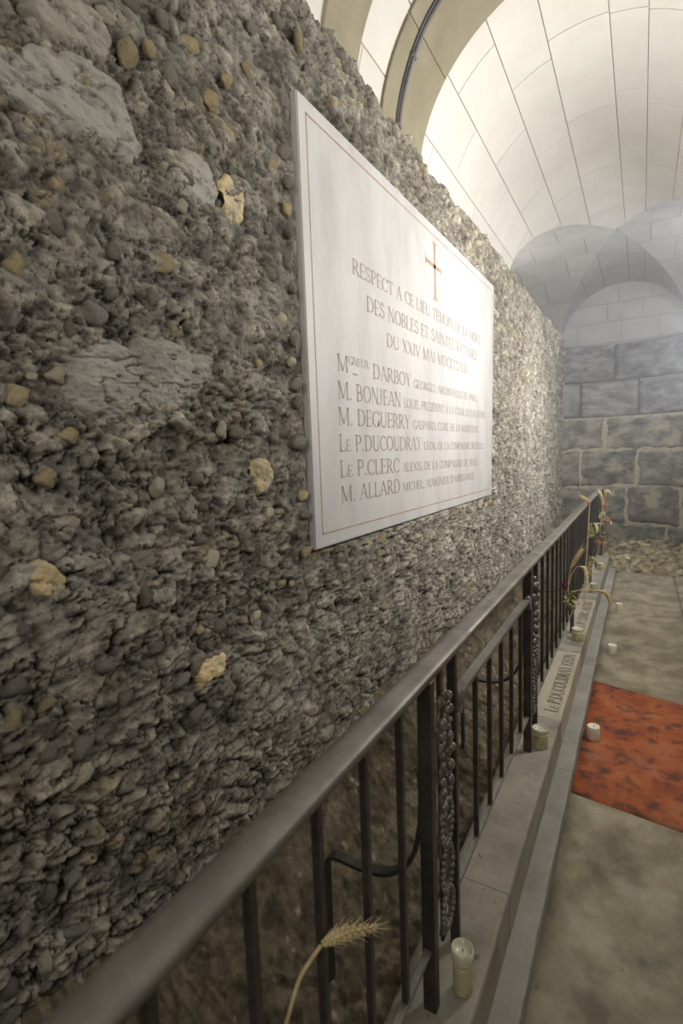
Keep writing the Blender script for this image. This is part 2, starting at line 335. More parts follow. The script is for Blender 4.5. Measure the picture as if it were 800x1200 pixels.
# embedded stones
def stone_mesh(seed, sub=3, rough=0.34, flat=0.55):
    bm = bmesh.new(); bmesh.ops.create_icosphere(bm, subdivisions=sub, radius=1)
    rr = np.random.default_rng(seed); ph = rr.uniform(0, 50, 3)
    P = np.array([v.co[:] for v in bm.verts])
    pl = [rr.normal(size=3) for _ in range(9)]
    n = fbm(P[:, 0]*1.3+ph[0]+P[:, 2], P[:, 1]*1.3+ph[1]-P[:, 2]*0.7, seed, 4)
    n2 = fbm(P[:, 0]*4+ph[2]+P[:, 2]*2, P[:, 1]*4+P[:, 2]*3, seed+9, 3)
    rad = 1+rough*1.6*n+rough*0.6*n2
    for a in pl:                        # broken facets
        a = a/np.linalg.norm(a); c = 0.62+0.25*rr.random(); dd = P@a; rad = np.minimum(rad, np.where(dd > 0.05, c/np.maximum(dd, 0.05), 9))
    P = P*rad[:, None]
    for v, p in zip(bm.verts, P): v.co = Vector(p)
    me = bpy.data.meshes.new('stone'); bm.to_mesh(me); bm.free()
    if sub >= 2: me.polygons.foreach_set('use_smooth', [True]*len(me.polygons))
    return me
VAR = {}
for key in ('grey_stone', 'pale_stone', 'ochre_stone', 'cream_stone'):
    VAR[key] = []
    for k in range(5):
        me = stone_mesh(k*7+len(key), 2 if key[0] in 'g' else 3); me.materials.append(M[key]); VAR[key].append(me)
def stone(y, z, w, h, key, proud=0.012, rot=0.0, x=-1.0):
    """w, h: real size along the wall and upwards"""
    o = bpy.data.objects.new('stone', random.choice(VAR[key])); COL.objects.link(o); o.parent = wall
    dpt = max(0.35*(w+h)/2, 0.008)
    o.location = (x+proud+0.004-dpt*0.66, y, z); o.scale = (dpt, w/2*1.05, h/2*1.05)
    o.rotation_euler = (rot+random.choice((0, PI))+random.uniform(-0.15, 0.15), 0, 0)
    return o
taken = []
G, P_, O_, C_ = 'grey_stone', 'pale_stone', 'ochre_stone', 'cream_stone'
SEEN = [(146, 61, 22, 36, O_), (118, 18, 20, 15, C_), (198, 90, 25, 32, G), (245, 118, 18, 26, O_), (225, 118, 22, 30, G), (220, 54, 18, 22, O_),
 (346, 50, 9, 28, O_), (99, 178, 32, 15, C_), (63, 220, 14, 26, O_), (101, 243, 30, 18, O_), (58, 262, 28, 30, G), (130, 297, 22, 22, G),
 (189, 310, 25, 30, O_), (106, 367, 30, 34, P_), (316, 193, 10, 20, O_), (327, 180, 11, 20, G), (332, 247, 11, 20, O_), (333, 275, 11, 16, G),
 (333, 214, 11, 18, G), (333, 305, 11, 17, P_), (324, 376, 13, 18, C_), (210, 245, 15, 17, C_), (286, 288, 10, 16, C_), (286, 332, 11, 14, O_),
 (14, 315, 25, 30, O_), (11, 374, 22, 26, P_), (263, 95, 12, 20, O_), (313, 320, 14, 20, G), (200, 389, 14, 14, O_),
 (171, 58, 16, 20, O_), (15, 464, 34, 30, O_), (76, 512, 25, 18, O_), (62, 442, 24, 18, C_), (10, 595, 32, 36, G), (79, 613, 28, 24, C_),
 (180, 571, 17, 26, C_), (257, 506, 12, 20, C_), (246, 656, 17, 26, C_), (212, 671, 18, 18, C_),
 (111, 670, 15, 13, O_), (244, 614, 13, 14, P_), (296, 723, 12, 14, C_), (167, 700, 18, 26, G), (254, 734, 16, 20, G),
 (351, 581, 11, 13, O_), (352, 604, 10, 12, G), (348, 627, 10, 10, G), (355, 646, 11, 12, O_), (342, 452, 12, 18, P_), (344, 474, 13, 14, G),
 (345, 520, 14, 20, G), (338, 340, 10, 14, G), (340, 398, 10, 13, P_), (336, 425, 10, 12, C_), (310, 755, 12, 12, C_), (50, 562, 26, 22, O_), (52, 824, 21, 15, O_), (11, 847, 28, 26, O_),
 (92, 909, 32, 28, C_), (219, 819, 16, 16, P_), (56, 882, 36, 30, G), (97, 871, 34, 30, G), (192, 1006, 11, 16, O_), (49, 1126, 22, 26, C_), (8, 1156, 24, 32, G),
 (56, 1046, 24, 20, G), (232, 802, 14, 10, O_), (186, 24, 15, 22, G), (150, 8, 20, 14, G), (286, 82, 10, 18, O_), (246, 222, 16, 20, G), (462, 226, 14, 20, C_), (152, 150, 14, 18, G),
 (128, 345, 20, 18, G), (176, 350, 18, 22, G), (238, 300, 14, 18, P_), (250, 330, 18, 20, G), (100, 540, 20, 18, G), (140, 610, 20, 16, G), (30, 640, 22, 18, C_),
 (280, 590, 14, 18, G), (228, 560, 14, 18, G), (20, 740, 24, 18, G), (120, 780, 24, 20, G), (60, 770, 22, 18, G), (180, 760, 18, 16, G), (30, 930, 26, 22, G), (150, 860, 20, 18, G),
 (446, 632, 9, 12, O_), (430, 640, 10, 14, O_), (452, 655, 9, 10, C_), (418, 655, 12, 12, G), (603, 395, 6, 9, O_), (590, 415, 5, 7, C_), (534, 246, 7, 10, C_), (560, 285, 7, 10, C_)]
for (u, v, w, h, key) in SEEN:
    p = at(u, v, 0, -1.0); q = at(u+w/2, v, 0, -1.0); q2 = at(u-w/2, v, 0, -1.0); hz = abs(at(u, v-h/2, 0, -1.0)[2]-at(u, v+h/2, 0, -1.0)[2])
    wy = abs(q[1]-q2[1]); stone(p[1], p[2], wy, hz, key, 0.020 if 322 < u < 358 else 0.012, random.uniform(-0.2, 0.2)); taken.append((p[1], p[2], max(wy, hz)/2))
# more of the same aggregate between them, up to 300 in all
tries = 0
while len(taken) < 290 and tries < 20000:
    tries += 1
    t = random.uniform(math.atan(0.2), math.atan(4.6)); y = math.tan(t); z = random.uniform(0.35, 2.9)
    if PY0-0.05 < y < PY1+0.05 and PZ0-0.06 < z < PZ1+0.06: continue
    if 0.40 < y < 0.95 and 1.95 < z < 2.3: continue
    s = random.uniform(0.018, 0.042)*(1+0.25*y)
    if any((y-a)**2+(z-b)**2 < (s*0.8+c)**2 for a, b, c in taken): continue
    taken.append((y, z, s/2))
    stone(y, z, s*random.uniform(0.9, 1.5), s*random.uniform(0.65, 1.0), random.choices((G, P_, O_, C_), (60, 22, 9, 9))[0], 0.010, random.uniform(-0.3, 0.3))
# the large flat stones, each with a broken outline and its own relief
def slab(outline, key, proud, seed, name='stone'):
    pts = [at(u, v, 0, -1.0) for u, v in outline]; Yp = np.array([p[1] for p in pts]); Zp = np.array([p[2] for p in pts])
    cy, cz = Yp.mean(), Zp.mean(); ang = np.arctan2(Zp-cz, Yp-cy); rad = np.hypot(Zp-cz, Yp-cy); o_ = np.argsort(ang); ang = ang[o_]; rad = rad[o_]
    A = np.linspace(-PI, PI, 181); Rr = np.interp(A, np.r_[ang[-1]-2*PI, ang, ang[0]+2*PI], np.r_[rad[-1], rad, rad[0]])
    hy, hz_ = np.ptp(Yp)/2*1.15, np.ptp(Zp)/2*1.15; n_ = int(min(110, max(24, 2*max(hy, hz_)/0.0045)))
    YY, ZZ = np.meshgrid(np.linspace(cy-hy, cy+hy, n_), np.linspace(cz-hz_, cz+hz_, n_), indexing='ij')
    th_ = np.arctan2(ZZ-cz, YY-cy); t = np.hypot(ZZ-cz, YY-cy)/np.interp(th_, A, Rr)+0.16*fbm(YY*22, ZZ*30, seed, 4, 0.6)
    rel = 0.016*fbm(YY*9, ZZ*16, seed, 5, 0.62)+0.005*fbm(YY*45, ZZ*70, seed+3, 4)-0.012*np.clip(1-np.abs(fbm(YY*8, ZZ*20, seed+5, 4))/0.05, 0, 1)
    XX = -1.0+proud+rel-0.030*np.clip((t-0.80)/0.25, 0, 1)**1.5-0.06*np.clip((t-1.0)/0.08, 0, 1)
    link(name, gridmesh(name, np.stack([XX, YY, ZZ], -1)), M[key], wall)
slab([(-20, 40), (10, 62), (60, 62), (110, 80), (140, 108), (150, 150), (164, 178), (158, 200), (120, 185), (80, 168), (40, 150), (0, 118), (-25, 100)], 'pale_stone', 0.020, 5)
slab([(62, 425), (100, 405), (150, 410), (205, 405), (245, 420), (248, 445), (215, 470), (160, 478), (110, 492), (70, 485), (60, 455)], 'pale_stone', 0.020, 8)
slab([(203, 175), (232, 185), (245, 205), (250, 240), (240, 255), (218, 238), (200, 215)], 'pale_stone', 0.020, 12)
slab([(255, 210), (272, 208), (282, 225), (280, 250), (268, 268), (256, 258)], 'ochre_stone', 0.020, 14)
slab([(293, 542), (305, 535), (315, 545), (313, 570), (303, 582), (294, 570)], 'ochre_stone', 0.020, 17)
slab([(20, 670), (45, 655), (62, 665), (75, 685), (50, 700), (25, 685)], 'ochre_stone', 0.020, 19)
slab([(225, 790), (240, 775), (262, 765), (262, 775), (245, 795), (230, 802)], 'ochre_stone', 0.020, 21)
slab([(80, 0), (120, 30), (135, 50), (90, 55), (40, 30), (20, 0)], 'grey_stone', 0.018, 25)
slab([(95, 700), (140, 695), (160, 715), (130, 740), (95, 735)], 'grey_stone', 0.016, 29)
slab([(140, 640), (180, 630), (185, 655), (150, 665)], 'grey_stone', 0.016, 31)

# ------------------------------------------------------------------ trench between railing and wall
gx = np.linspace(-1.06, -0.40, 150); gy = np.concatenate([np.arange(-0.35, 3.2, 0.0065), np.arange(3.2, 8.3, 0.03)])
GX, GY = np.meshgrid(gx, gy, indexing='ij')
w1, w2, wi = worley(GX*22, GY*20, 91); v1, v2, vi = worley(GX*55, GY*50, 92)
gz = 0.09+0.30*np.clip((-0.50-GX)/0.5, 0, 1)**1.5+0.04*fbm(GX*4, GY*4, 93, 4)+0.016*np.clip((w2-w1)*2, 0, 1)*wi**2+0.006*np.clip((v2-v1)*2, 0, 1)*vi+0.006*fbm(GX*40, GY*40, 95, 3)
tt = 0.6+0.8*(vi-0.3)*0.5+0.5*(wi-0.5)
gc = np.stack([0.235*tt, 0.195*tt, 0.135*tt], -1)
wht = ((vi > 0.975) & (v2-v1 > 0.35))[..., None]*0.6; gc = gc*(1-wht)+np.array([0.5, 0.48, 0.42])*wht
g = link('trench_ground', gridmesh('trench_ground', np.stack([GX, GY, gz], -1)[:, ::-1], gc), M['earth'])
tag(g, 'brown crumbly earth in the narrow trench between the iron railing and the rubble wall', kind='structure')

# ------------------------------------------------------------------ floor : big slabs, one painted red
floor = link('floor', MB().box(-0.45, 0.75, -1.6, 8.6, -0.12, -0.014).v and mesh('floor', *(lambda m: (m.v, m.f))(MB().box(-0.45, 0.75, -1.6, 8.6, -0.12, -0.012))), M['dark_mortar'])
tag(floor, 'worn beige slab floor of the passage with one red slab', kind='structure')
def slab_top(corners, matl, seed, name='floor_slab', rise=0.0):
    (x0, y0), (x1, y1), (x2, y2), (x3, y3) = corners      # near left, near right, far right, far left
    n, m = 26, 40; a = np.linspace(0, 1, n); b = np.linspace(0, 1, m); A, B = np.meshgrid(a, b, indexing='ij')
    Xx = (x0*(1-A)+x1*A)*(1-B)+(x3*(1-A)+x2*A)*B; Yy = (y0*(1-A)+y1*A)*(1-B)+(y3*(1-A)+y2*A)*B
    ed = np.minimum(np.minimum(A, 1-A), np.minimum(B, 1-B))
    Zz = 0.0035*fbm(Xx*4, Yy*4, seed, 4)+rise-(ed <= 0)*0.014
    k = (ed > 0)
    Xx = Xx+(~k)*0; P = np.stack([Xx, Yy, Zz], -1)
    for (Ai, Bi) in (((1, slice(None)), (0, slice(None))), ((-2, slice(None)), (-1, slice(None))), ((slice(None), 1), (slice(None), 0)), ((slice(None), -2), (slice(None), -1))):
        P[Ai][..., :2] = P[Bi][..., :2]*0.9+P[Ai][..., :2]*0.1
    return link(name, gridmesh(name, P), M[matl], floor)
FX0, FX1 = -0.232, 0.62; j = 0.003
ra = at(678, 931, 2, 0); rb = at(800, 975, 2, 0); rc = at(800, 826, 2, 0); rd = at(701, 799, 2, 0)
def line_y(p, q, x): return p[1]+(q[1]-p[1])*(x-p[0])/(q[0]-p[0])
n0, n1 = line_y(ra, rb, FX0), line_y(ra, rb, FX1); f0, f1_ = line_y(rd, rc, FX0), line_y(rd, rc, FX1)
slab_top([(FX0, -1.5), (FX1, -1.5), (FX1, 0.55), (FX0, 0.62)], 'floor', 101)
slab_top([(FX0, 0.62+j), (FX1, 0.55+j), (FX1, n1-j), (FX0, n0-j)], 'floor', 102)
rs = slab_top([(FX0, n0), (FX1, n1), (FX1, f1_), (FX0, f0)], 'red_floor', 103); rs['label'] = 'red painted slab with dark scuffs and worn grey patches'
slab_top([(FX0, f0+j), (0.33, line_y(rd, rc, .33)+j), (0.33, 5.05), (FX0, 5.0)], 'floor', 104)
slab_top([(0.34, line_y(rd, rc, .34)+j), (FX1, f1_+j), (FX1, 5.1), (0.34, 5.05)], 'floor', 105)
slab_top([(FX0, 5.0+j), (0.33, 5.05+j), (0.33, 6.75), (FX0, 6.70)], 'floor', 106, rise=0.002)
slab_top([(0.34, 5.05+j), (FX1, 5.1+j), (FX1, 6.8), (0.34, 6.75)], 'floor', 107, rise=-0.004)
# rough footing of the end wall
ft = empty('wall_footing', (0.1, 7.5, 0)); tag(ft, 'low rough ledge of ochre rubble stones at the foot of the far block wall', kind='structure')
fx = np.linspace(-0.44, 0.64, 130); fy = np.linspace(6.72, 8.6, 120); A, B = np.meshgrid(fx, fy, indexing='ij')
w1, w2, wi = worley(A*7, B*5, 111); 
fz = 0.02+0.13*np.clip((B-6.72)/0.9, 0, 1)+0.07*fbm(A*9, B*7, 112, 5, 0.65)+0.03*np.clip((w2-w1)*2, 0, 1)*wi-0.09*(B < 6.74)
fo = link('rubble', gridmesh('rubble', np.stack([A-0.1, B-7.5, fz], -1)), M['footing'], ft); fo['kind'] = 'stuff'
for k in range(14):
    y = random.uniform(7.1, 8.0); x = random.uniform(-0.22, 0.55); s = random.uniform(0.035, 0.075)
    me = random.choice(VAR['cream_stone' if k % 3 else 'ochre_stone']); o = bpy.data.objects.new('stone', me); COL.objects.link(o); o.parent = ft
    o.location = (x-0.1, y-7.5, 0.02+0.13*min(1, (y-6.72)/0.9)+0.015); o.scale = (s, s*0.6, s*0.42); o.rotation_euler = (0, 0, random.uniform(-0.6, 0.6))

# ------------------------------------------------------------------ kerb : sill stones, lower ledge
SILL = 0.207; LED = 0.068; YE = 6.62
kerb = empty('stone_kerb', (-0.33, 3, 0)); tag(kerb, 'long stepped stone kerb carrying the iron railing, names carved in its top', 'kerb')
KO = Vector((-0.33, 3, 0))
def kbox(name, x0, x1, y0, y1, z0, z1, m, b=0.006, seed=0):
    """a block with worn edges: subdivided top"""
    ny = max(int((y1-y0)/0.03), 2); nx_ = 10
    prof = []
    for s_ in (0,): pass
    xs = [x0, x0, x0+b*0.3, x0+b, x0+(x1-x0)*0.25, (x0+x1)/2, x0+(x1-x0)*0.75, x1-b, x1-b*0.3, x1, x1]
    zz = [z0, z1-b, z1-b*0.3, z1, z1, z1, z1, z1, z1-b*0.3, z1-b, z0]
    Yv = np.linspace(y0, y1, ny)
    P = np.zeros((len(xs), ny, 3))
    for i_ in range(len(xs)):
        P[i_, :, 0] = xs[i_]; P[i_, :, 1] = Yv; P[i_, :, 2] = zz[i_]
    nz_ = fbm(P[..., 0]*12+seed, P[..., 1]*12, 121, 3)
    P[..., 2] += np.where(P[..., 2] > z0+1e-6, 0.0022*nz_, 0)
    sgn = np.zeros((len(xs), 1)); sgn[-3:] = 1; sgn[:3] = -1
    P[..., 0] += sgn*0.003*fbm(P[..., 1]*9+seed, P[..., 2]*9, 122, 3)
    P[:, 0, 2] -= (P[:, 0, 2] > z0+1e-6)*0.004; P[:, -1, 2] -= (P[:, -1, 2] > z0+1e-6)*0.004
    # end caps: collapse rows to the ground
    P0 = P[:, :1].copy(); P0[..., 2] = z0; P1 = P[:, -1:].copy(); P1[..., 2] = z0
    P = np.concatenate([P0, P, P1], 1)-np.array(KO)
    return link(name, gridmesh(name, P, smooth=False), M[m], kerb)
cuts = [-0.6, 0.35, 1.38, 2.46, 3.36, 3.74, 4.62, 5.4, YE]
insc = {3, 5}
for k in range(len(cuts)-1):
    o = kbox('sill_stone', -0.470, -0.297, cuts[k]+0.0015, cuts[k+1]-0.0015, -0.05, SILL, 'inscribed' if k in insc else 'sill', 0.009, k)
    if k in insc: o['label'] = 'paler sill stone with a carved name' 
for a, b_ in ((-0.6, 0.9), (0.9, 2.3), (2.3, 3.55), (3.55, 5.1), (5.1, YE)):
    kbox('ledge_stone', -0.302, -0.229, a+0.001, b_-0.001, -0.05, LED, 'ledge', 0.006, a)

# ------------------------------------------------------------------ stroke font (Roman capitals) for carved and painted lettering
TK, TN = 0.125, 0.045
def arc(cx, cy, rx, ry, a0, a1, n=10): return [(cx+rx*math.cos(math.radians(a0+(a1-a0)*i/n)), cy+ry*math.sin(math.radians(a0+(a1-a0)*i/n))) for i in range(n+1)]
def S_(x): return [('l', x-0.11, 0.015, x+0.11, 0.015, TN*0.7)]
def T_(x): return [('l', x-0.11, 0.985, x+0.11, 0.985, TN*0.7)]
G_ = {}
def stem(x): return [('l', x, 0, x, 1, TK)]+S_(x)+T_(x)
def thin(x): return [('l', x, 0, x, 1, TN)]+S_(x)+T_(x)
G_['A'] = (0.78, [('l', 0.08, 0, 0.36, 1, TN), ('l', 0.38, 1, 0.68, 0, TK), ('l', 0.18, 0.36, 0.56, 0.36, TN)]+S_(0.09)+S_(0.68))
G_['B'] = (0.66, stem(0.14)+[('p', [(0.14, .985)]+arc(0.30, .75, .20, .235, 90, -90)+[(0.14, .515)], 'v'), ('p', [(0.3, .515)]+arc(0.32, .265, .25, .25, 90, -90)+[(0.14, .015)], 'v')])
G_['C'] = (0.74, [('p', arc(0.42, .5, .34, .49, 42, 318, 18), 'v'), ('l', 0.68, .68, 0.68, .95, TN)])
G_['D'] = (0.80, stem(0.14)+[('p', [(0.14, .985)]+arc(0.34, .5, .36, .485, 90, -90, 14)+[(0.14, .015)], 'v')])
G_['E'] = (0.62, stem(0.14)+[('l', .14, .98, .54, .98, TN), ('l', .14, .02, .57, .02, TN), ('l', .14, .52, .44, .52, TN), ('l', .53, .98, .53, .8, TN), ('l', .56, .02, .56, .22, TN), ('l', .43, .43, .43, .61, TN)])
G_['G'] = (0.80, [('p', arc(0.42, .5, .34, .49, 42, 330, 18), 'v'), ('l', 0.68, .02, 0.68, .42, TK), ('l', .58, .42, .78, .42, TN), ('l', 0.67, .70, 0.67, .95, TN)])
G_['H'] = (0.80, stem(0.15)+stem(0.64)+[('l', .15, .51, .64, .51, TN)])
G_['I'] = (0.34, stem(0.17))
G_['J'] = (0.46, [('l', .28, .2, .28, 1, TK), ('p', arc(.14, .18, .14, .18, 0, -130, 6), TN)]+T_(.28))
G_['L'] = (0.60, stem(0.14)+[('l', .14, .02, .55, .02, TN), ('l', .54, .02, .54, .24, TN)])
G_['M'] = (0.98, thin(0.12)+[('l', .13, 1, .46, .05, TK), ('l', .46, .05, .80, 1, TN)]+stem(0.82))
G_['N'] = (0.82, thin(0.13)+[('l', .13, 1, .67, 0, TK)]+thin(.67))
G_['O'] = (0.84, [('p', arc(0.42, .5, .34, .49, 0, 360, 22), 'v')])
G_['Q'] = (0.84, [('p', arc(0.42, .5, .34, .49, 0, 360, 22), 'v'), ('l', .48, .1, .78, -.16, TN*1.5)])
G_['P'] = (0.62, stem(0.14)+[('p', [(0.14, .985)]+arc(0.30, .73, .24, .255, 90, -90)+[(0.14, .475)], 'v')])
G_['R'] = (0.74, stem(0.14)+[('p', [(0.14, .985)]+arc(0.30, .74, .22, .245, 90, -90)+[(0.14, .495)], 'v'), ('l', .32, .49, .66, .0, TK)]+S_(.67))
G_['S'] = (0.58, [('p', arc(.28, .745, .19, .235, 40, 250, 10)+arc(.28, .265, .22, .25, 70, -150, 10)[1:], 'w'), ('l', .46, .74, .46, .94, TN), ('l', .07, .08, .07, .28, TN)])
G_['T'] = (0.72, [('l', .36, 0, .36, 1, TK), ('l', .05, .98, .67, .98, TN), ('l', .06, .98, .06, .78, TN), ('l', .66, .98, .66, .78, TN)]+S_(.36))
G_['U'] = (0.80, [('l', .15, .28, .15, 1, TK), ('p', arc(.40, .28, .25, .28, 180, 360, 10), 'w'), ('l', .65, .28, .65, 1, TN)]+T_(.15)+T_(.65))
G_['V'] = (0.78, [('l', .10, 1, .40, 0, TK), ('l', .40, 0, .69, 1, TN)]+T_(.11)+T_(.68))
G_['X'] = (0.76, [('l', .12, 1, .64, 0, TK), ('l', .64, 1, .12, 0, TN)]+T_(.12)+T_(.64)+S_(.12)+S_(.64))
G_['Y'] = (0.76, [('l', .10, 1, .38, .48, TK), ('l', .38, .48, .66, 1, TN), ('l', .38, 0, .38, .5, TK)]+T_(.11)+T_(.66)+S_(.38))
G_['.'] = (0.26, [('l', .12, 0, .12, .13, TK)])
G_[','] = (0.26, [('l', .12, -.12, .14, .13, TK*.8)])
G_["'"] = (0.22, [('l', .10, .72, .12, 1, TK*.8)])
G_[' '] = (0.38, [])
ACC = {'É': ('E', '/'), 'È': ('E', '\\'), 'Ê': ('E', '^'), 'À': ('A', '\\'), 'Ô': ('O', '^')}
def glyph(ch):
    if ch in ACC:
        b, a = ACC[ch]; w, st = G_[b]; c = w/2-0.03; st = list(st)
        if a in '/^': st.append(('l', c-(.12 if a == '^' else .06), 1.08, c+(.0 if a == '^' else .1), 1.24, TN*1.3))
        if a in '\\^': st.append(('l', c-(.0 if a == '^' else .1), 1.24, c+(.12 if a == '^' else .06), 1.08, TN*1.3))
        return w, st
    return G_[ch]
def lettering(mb, runs, to3, length, height, lift=0.0):
    """runs: [(text, relative size)], laid along 0..length, cap height `height`; to3(s, t) -> point"""
    tot = sum(sum(glyph(c)[0] for c in tx)*abs(sz) for tx, sz in runs); kx = length/tot; x = 0
    def quad(p, q, w0, w1):
        dx, dy = q[0]-p[0], q[1]-p[1]; L_ = math.hypot(dx, dy) or 1e-6; nx_, ny_ = -dy/L_, dx/L_
        V = [(p[0]+nx_*w0/2, p[1]+ny_*w0/2), (p[0]-nx_*w0/2, p[1]-ny_*w0/2), (q[0]-nx_*w1/2, q[1]-ny_*w1/2), (q[0]+nx_*w1/2, q[1]+ny_*w1/2)]
        mb.add([to3(xo+a*sz*kx, b_*sz*height+yo) for a, b_ in V], [(0, 1, 2, 3)])
    for tx, sz in runs:
        yo = 0
        if sz < 0: yo = height*0.55; sz = -sz
        for c in tx:
            w, st = glyph(c); xo = x
            for s_ in st:
                if s_[0] == 'l': quad((s_[1], s_[2]), (s_[3], s_[4]), s_[5], s_[5])
                else:
                    pts = s_[1]
                    def wd(i):
                        if s_[2] == TN: return TN*1.2
                        a = pts[max(i-1, 0)]; b_ = pts[min(i+1, len(pts)-1)]; v = abs(b_[1]-a[1])/(math.hypot(b_[0]-a[0], b_[1]-a[1])+1e-6)
                        if s_[2] == 'w': v = max(1-v, 0.55)
                        return TN+(TK-TN)*v
                    for i_ in range(len(pts)-1): quad(pts[i_], pts[i_+1], wd(i_), wd(i_+1))
            x += w*sz*kx

def words(runs, to3, length, height, name, m, parent):
    """one part per word"""
    tot = sum(sum(glyph(c)[0] for c in tx)*abs(sz) for tx, sz in runs); kx = length/tot; x = 0; cur = []; start = 0
    def flush():
        nonlocal cur, start
        if cur:
            mb = MB(); L_ = sum(glyph(c)[0]*abs(sz) for c, sz in cur)*kx; st = start
            lettering(mb, [(c, sz) for c, sz in cur], lambda s, t: to3(st+s, t), L_, height); mb.build(name, M[m], parent)
        cur = []
    for tx, sz in runs:
        for c in tx:
            if c == ' ': flush()
            else:
                if not cur: start = x
                cur.append((c, sz))
            x += glyph(c)[0]*abs(sz)*kx
    flush()
# ------------------------------------------------------------------ plaque
plq = empty('inscribed_plaque', (-1.0, (PY0+PY1)/2, PZ0)); PO = np.array(plq.location)
tag(plq, 'large pale marble plaque with carved names and a red cross on the rubble wall', 'plaque')
V = []
for x in (-1.03, PX):
    for p in pc: V.append((x-PO[0], p[1]-PO[1], p[2]-PO[2]))
bm = bmesh.new(); vs = [bm.verts.new(v) for v in V]
for f in ((0, 1, 2, 3), (7, 6, 5, 4), (0, 4, 5, 1), (1, 5, 6, 2), (2, 6, 7, 3), (3, 7, 4, 0)): bm.faces.new([vs[i] for i in f])
bmesh.ops.recalc_face_normals(bm, faces=bm.faces); bmesh.ops.bevel(bm, geom=bm.edges[:], offset=0.004, segments=2, affect='EDGES')
me = bpy.data.meshes.new('slab'); bm.to_mesh(me); bm.free(); link('marble_slab', me, M['marble'], plq)
def PP(y, z, lift=0.0007): return (PX+lift-PO[0], y-PO[1], z-PO[2])
# engraved border line
inn = []
cen = np.mean(pc, 0)
for p in pc: inn.append(np.array([p[1]+(0.05 if p[1] < cen[1] else -0.05), p[2]+(0.05 if p[2] < cen[2] else -0.05)]))
mb = MB()
for k in range(4):
    a, b_ = inn[k], inn[(k+1) % 4]; dd = (b_-a)/np.linalg.norm(b_-a); nn = np.array([-dd[1], dd[0]])*0.0028; a2 = a-dd*0.0028; b2 = b_+dd*0.0028
    mb.add([PP(*(a2+nn)), PP(*(a2-nn)), PP(*(b2-nn)), PP(*(b2+nn))], [(0, 1, 2, 3)])
mb.build('border_line', M['red_line'], plq)
# cross with flared ends
mb = MB(); ct = at(508.5, 284, 0, PX); cb = at(510, 352, 0, PX); c1 = at(498, 304, 0, PX); c2 = at(517, 318.5, 0, PX)
cy = (ct[1]+cb[1])/2; cz = (c1[2]+c2[2])/2
def bar(y0, z0, y1, z1, w, fl=2.3):
    dy, dz = y1-y0, z1-z0; L_ = math.hypot(dy, dz); ty, tz = dy/L_, dz/L_; ny_, nz_ = -tz, ty
    for (a, wa, b_, wb) in ((0, w*fl, 0.06, w), (0.06, w, 0.94, w), (0.94, w, 1, w*fl)):
        q = [(y0+dy*a+ny_*wa/2, z0+dz*a+nz_*wa/2), (y0+dy*a-ny_*wa/2, z0+dz*a-nz_*wa/2), (y0+dy*b_-ny_*wb/2, z0+dz*b_-nz_*wb/2), (y0+dy*b_+ny_*wb/2, z0+dz*b_+nz_*wb/2)]
        mb.add([PP(*t) for t in q], [(0, 1, 2, 3)])
bar(cy, ct[2], cy, cb[2], 0.030); bar(c1[1], cz, c2[1], cz, 0.020, 2.6)
x_ = mb.build('cross', M['red_line'], plq); x_['label'] = 'engraved reddish Latin cross'
LINES = [((412, 302), (412.5, 320), (563, 397), (563, 404.5), [('RESPECT A CE LIEU TÉMOIN DE LA MORT', 1)]),
 ((429, 346), (429, 364), (558, 415), (558, 422.5), [('DES NOBLES ET SAINTES VICTIMES', 1)]),
 ((452.5, 390), (452.5, 405.5), (547.5, 426.5), (547.5, 438.5), [('DU XXIV MAI MDCCCLXXI', 1)]),
 ((394, 414), (395, 434), (559, 459), (559, 471), [('M', 1), ('GNEUR', -0.5), (' DARBOY ', 1), ('GEORGES, ARCHEVÊQUE DE PARIS.', .68)]),
 ((395, 446), (396, 467), (568, 481), (568, 490.5), [('M.', 1), (' BONJEAN ', 1), ('LOUIS, PRÉSIDENT À LA COUR DE CASSATION', .68)]),
 ((396, 477), (396, 497.5), (561, 497), (561, 507), [('M.', 1), (' DEGUERRY ', 1), ('GASPARD, CURÉ DE LA MADELEINE.', .68)]),
 ((397, 509), (397, 529), (566, 516), (566, 526), [('L', 1), ('E', .7), (' P.DUCOUDRAY ', 1), ('LÉON, DE LA COMPAGNIE DE JÉSUS.', .68)]),
 ((398, 539.5), (398, 559.5), (560, 535), (560, 545), [('L', 1), ('E', .7), (' P.CLERC ', 1), ('ALEXIS, DE LA COMPAGNIE DE JÉSUS.', .68)]),
 ((399, 570), (399.5, 589.5), (555, 551.5), (555, 561), [('M. ALLARD ', 1), ("MICHEL, AUMÔNIER D'AMBULANCE", .68)])]
for a, b_, c, d_, runs in LINES:
    pa, pb_, pd = at(*a, 0, PX), at(*b_, 0, PX), at(*d_, 0, PX); h = pa[2]-pb_[2]; y0 = (pa[1]+pb_[1])/2; L_ = pd[1]-y0; z0 = pb_[2]; sl = (pd[2]-pb_[2])/L_
    words(runs, lambda s, t: PP(y0+s, z0+t+sl*s), L_, h, 'inscribed_word', 'letter', plq)
mb = MB(); a = at(413, 437, 0, PX); b_ = at(419, 438, 0, PX); mb.add([PP(a[1], a[2]), PP(a[1], a[2]-0.007), PP(b_[1], a[2]-0.007), PP(b_[1], a[2])], [(0, 1, 2, 3)]); mb.build('dash', M['letter'], plq)
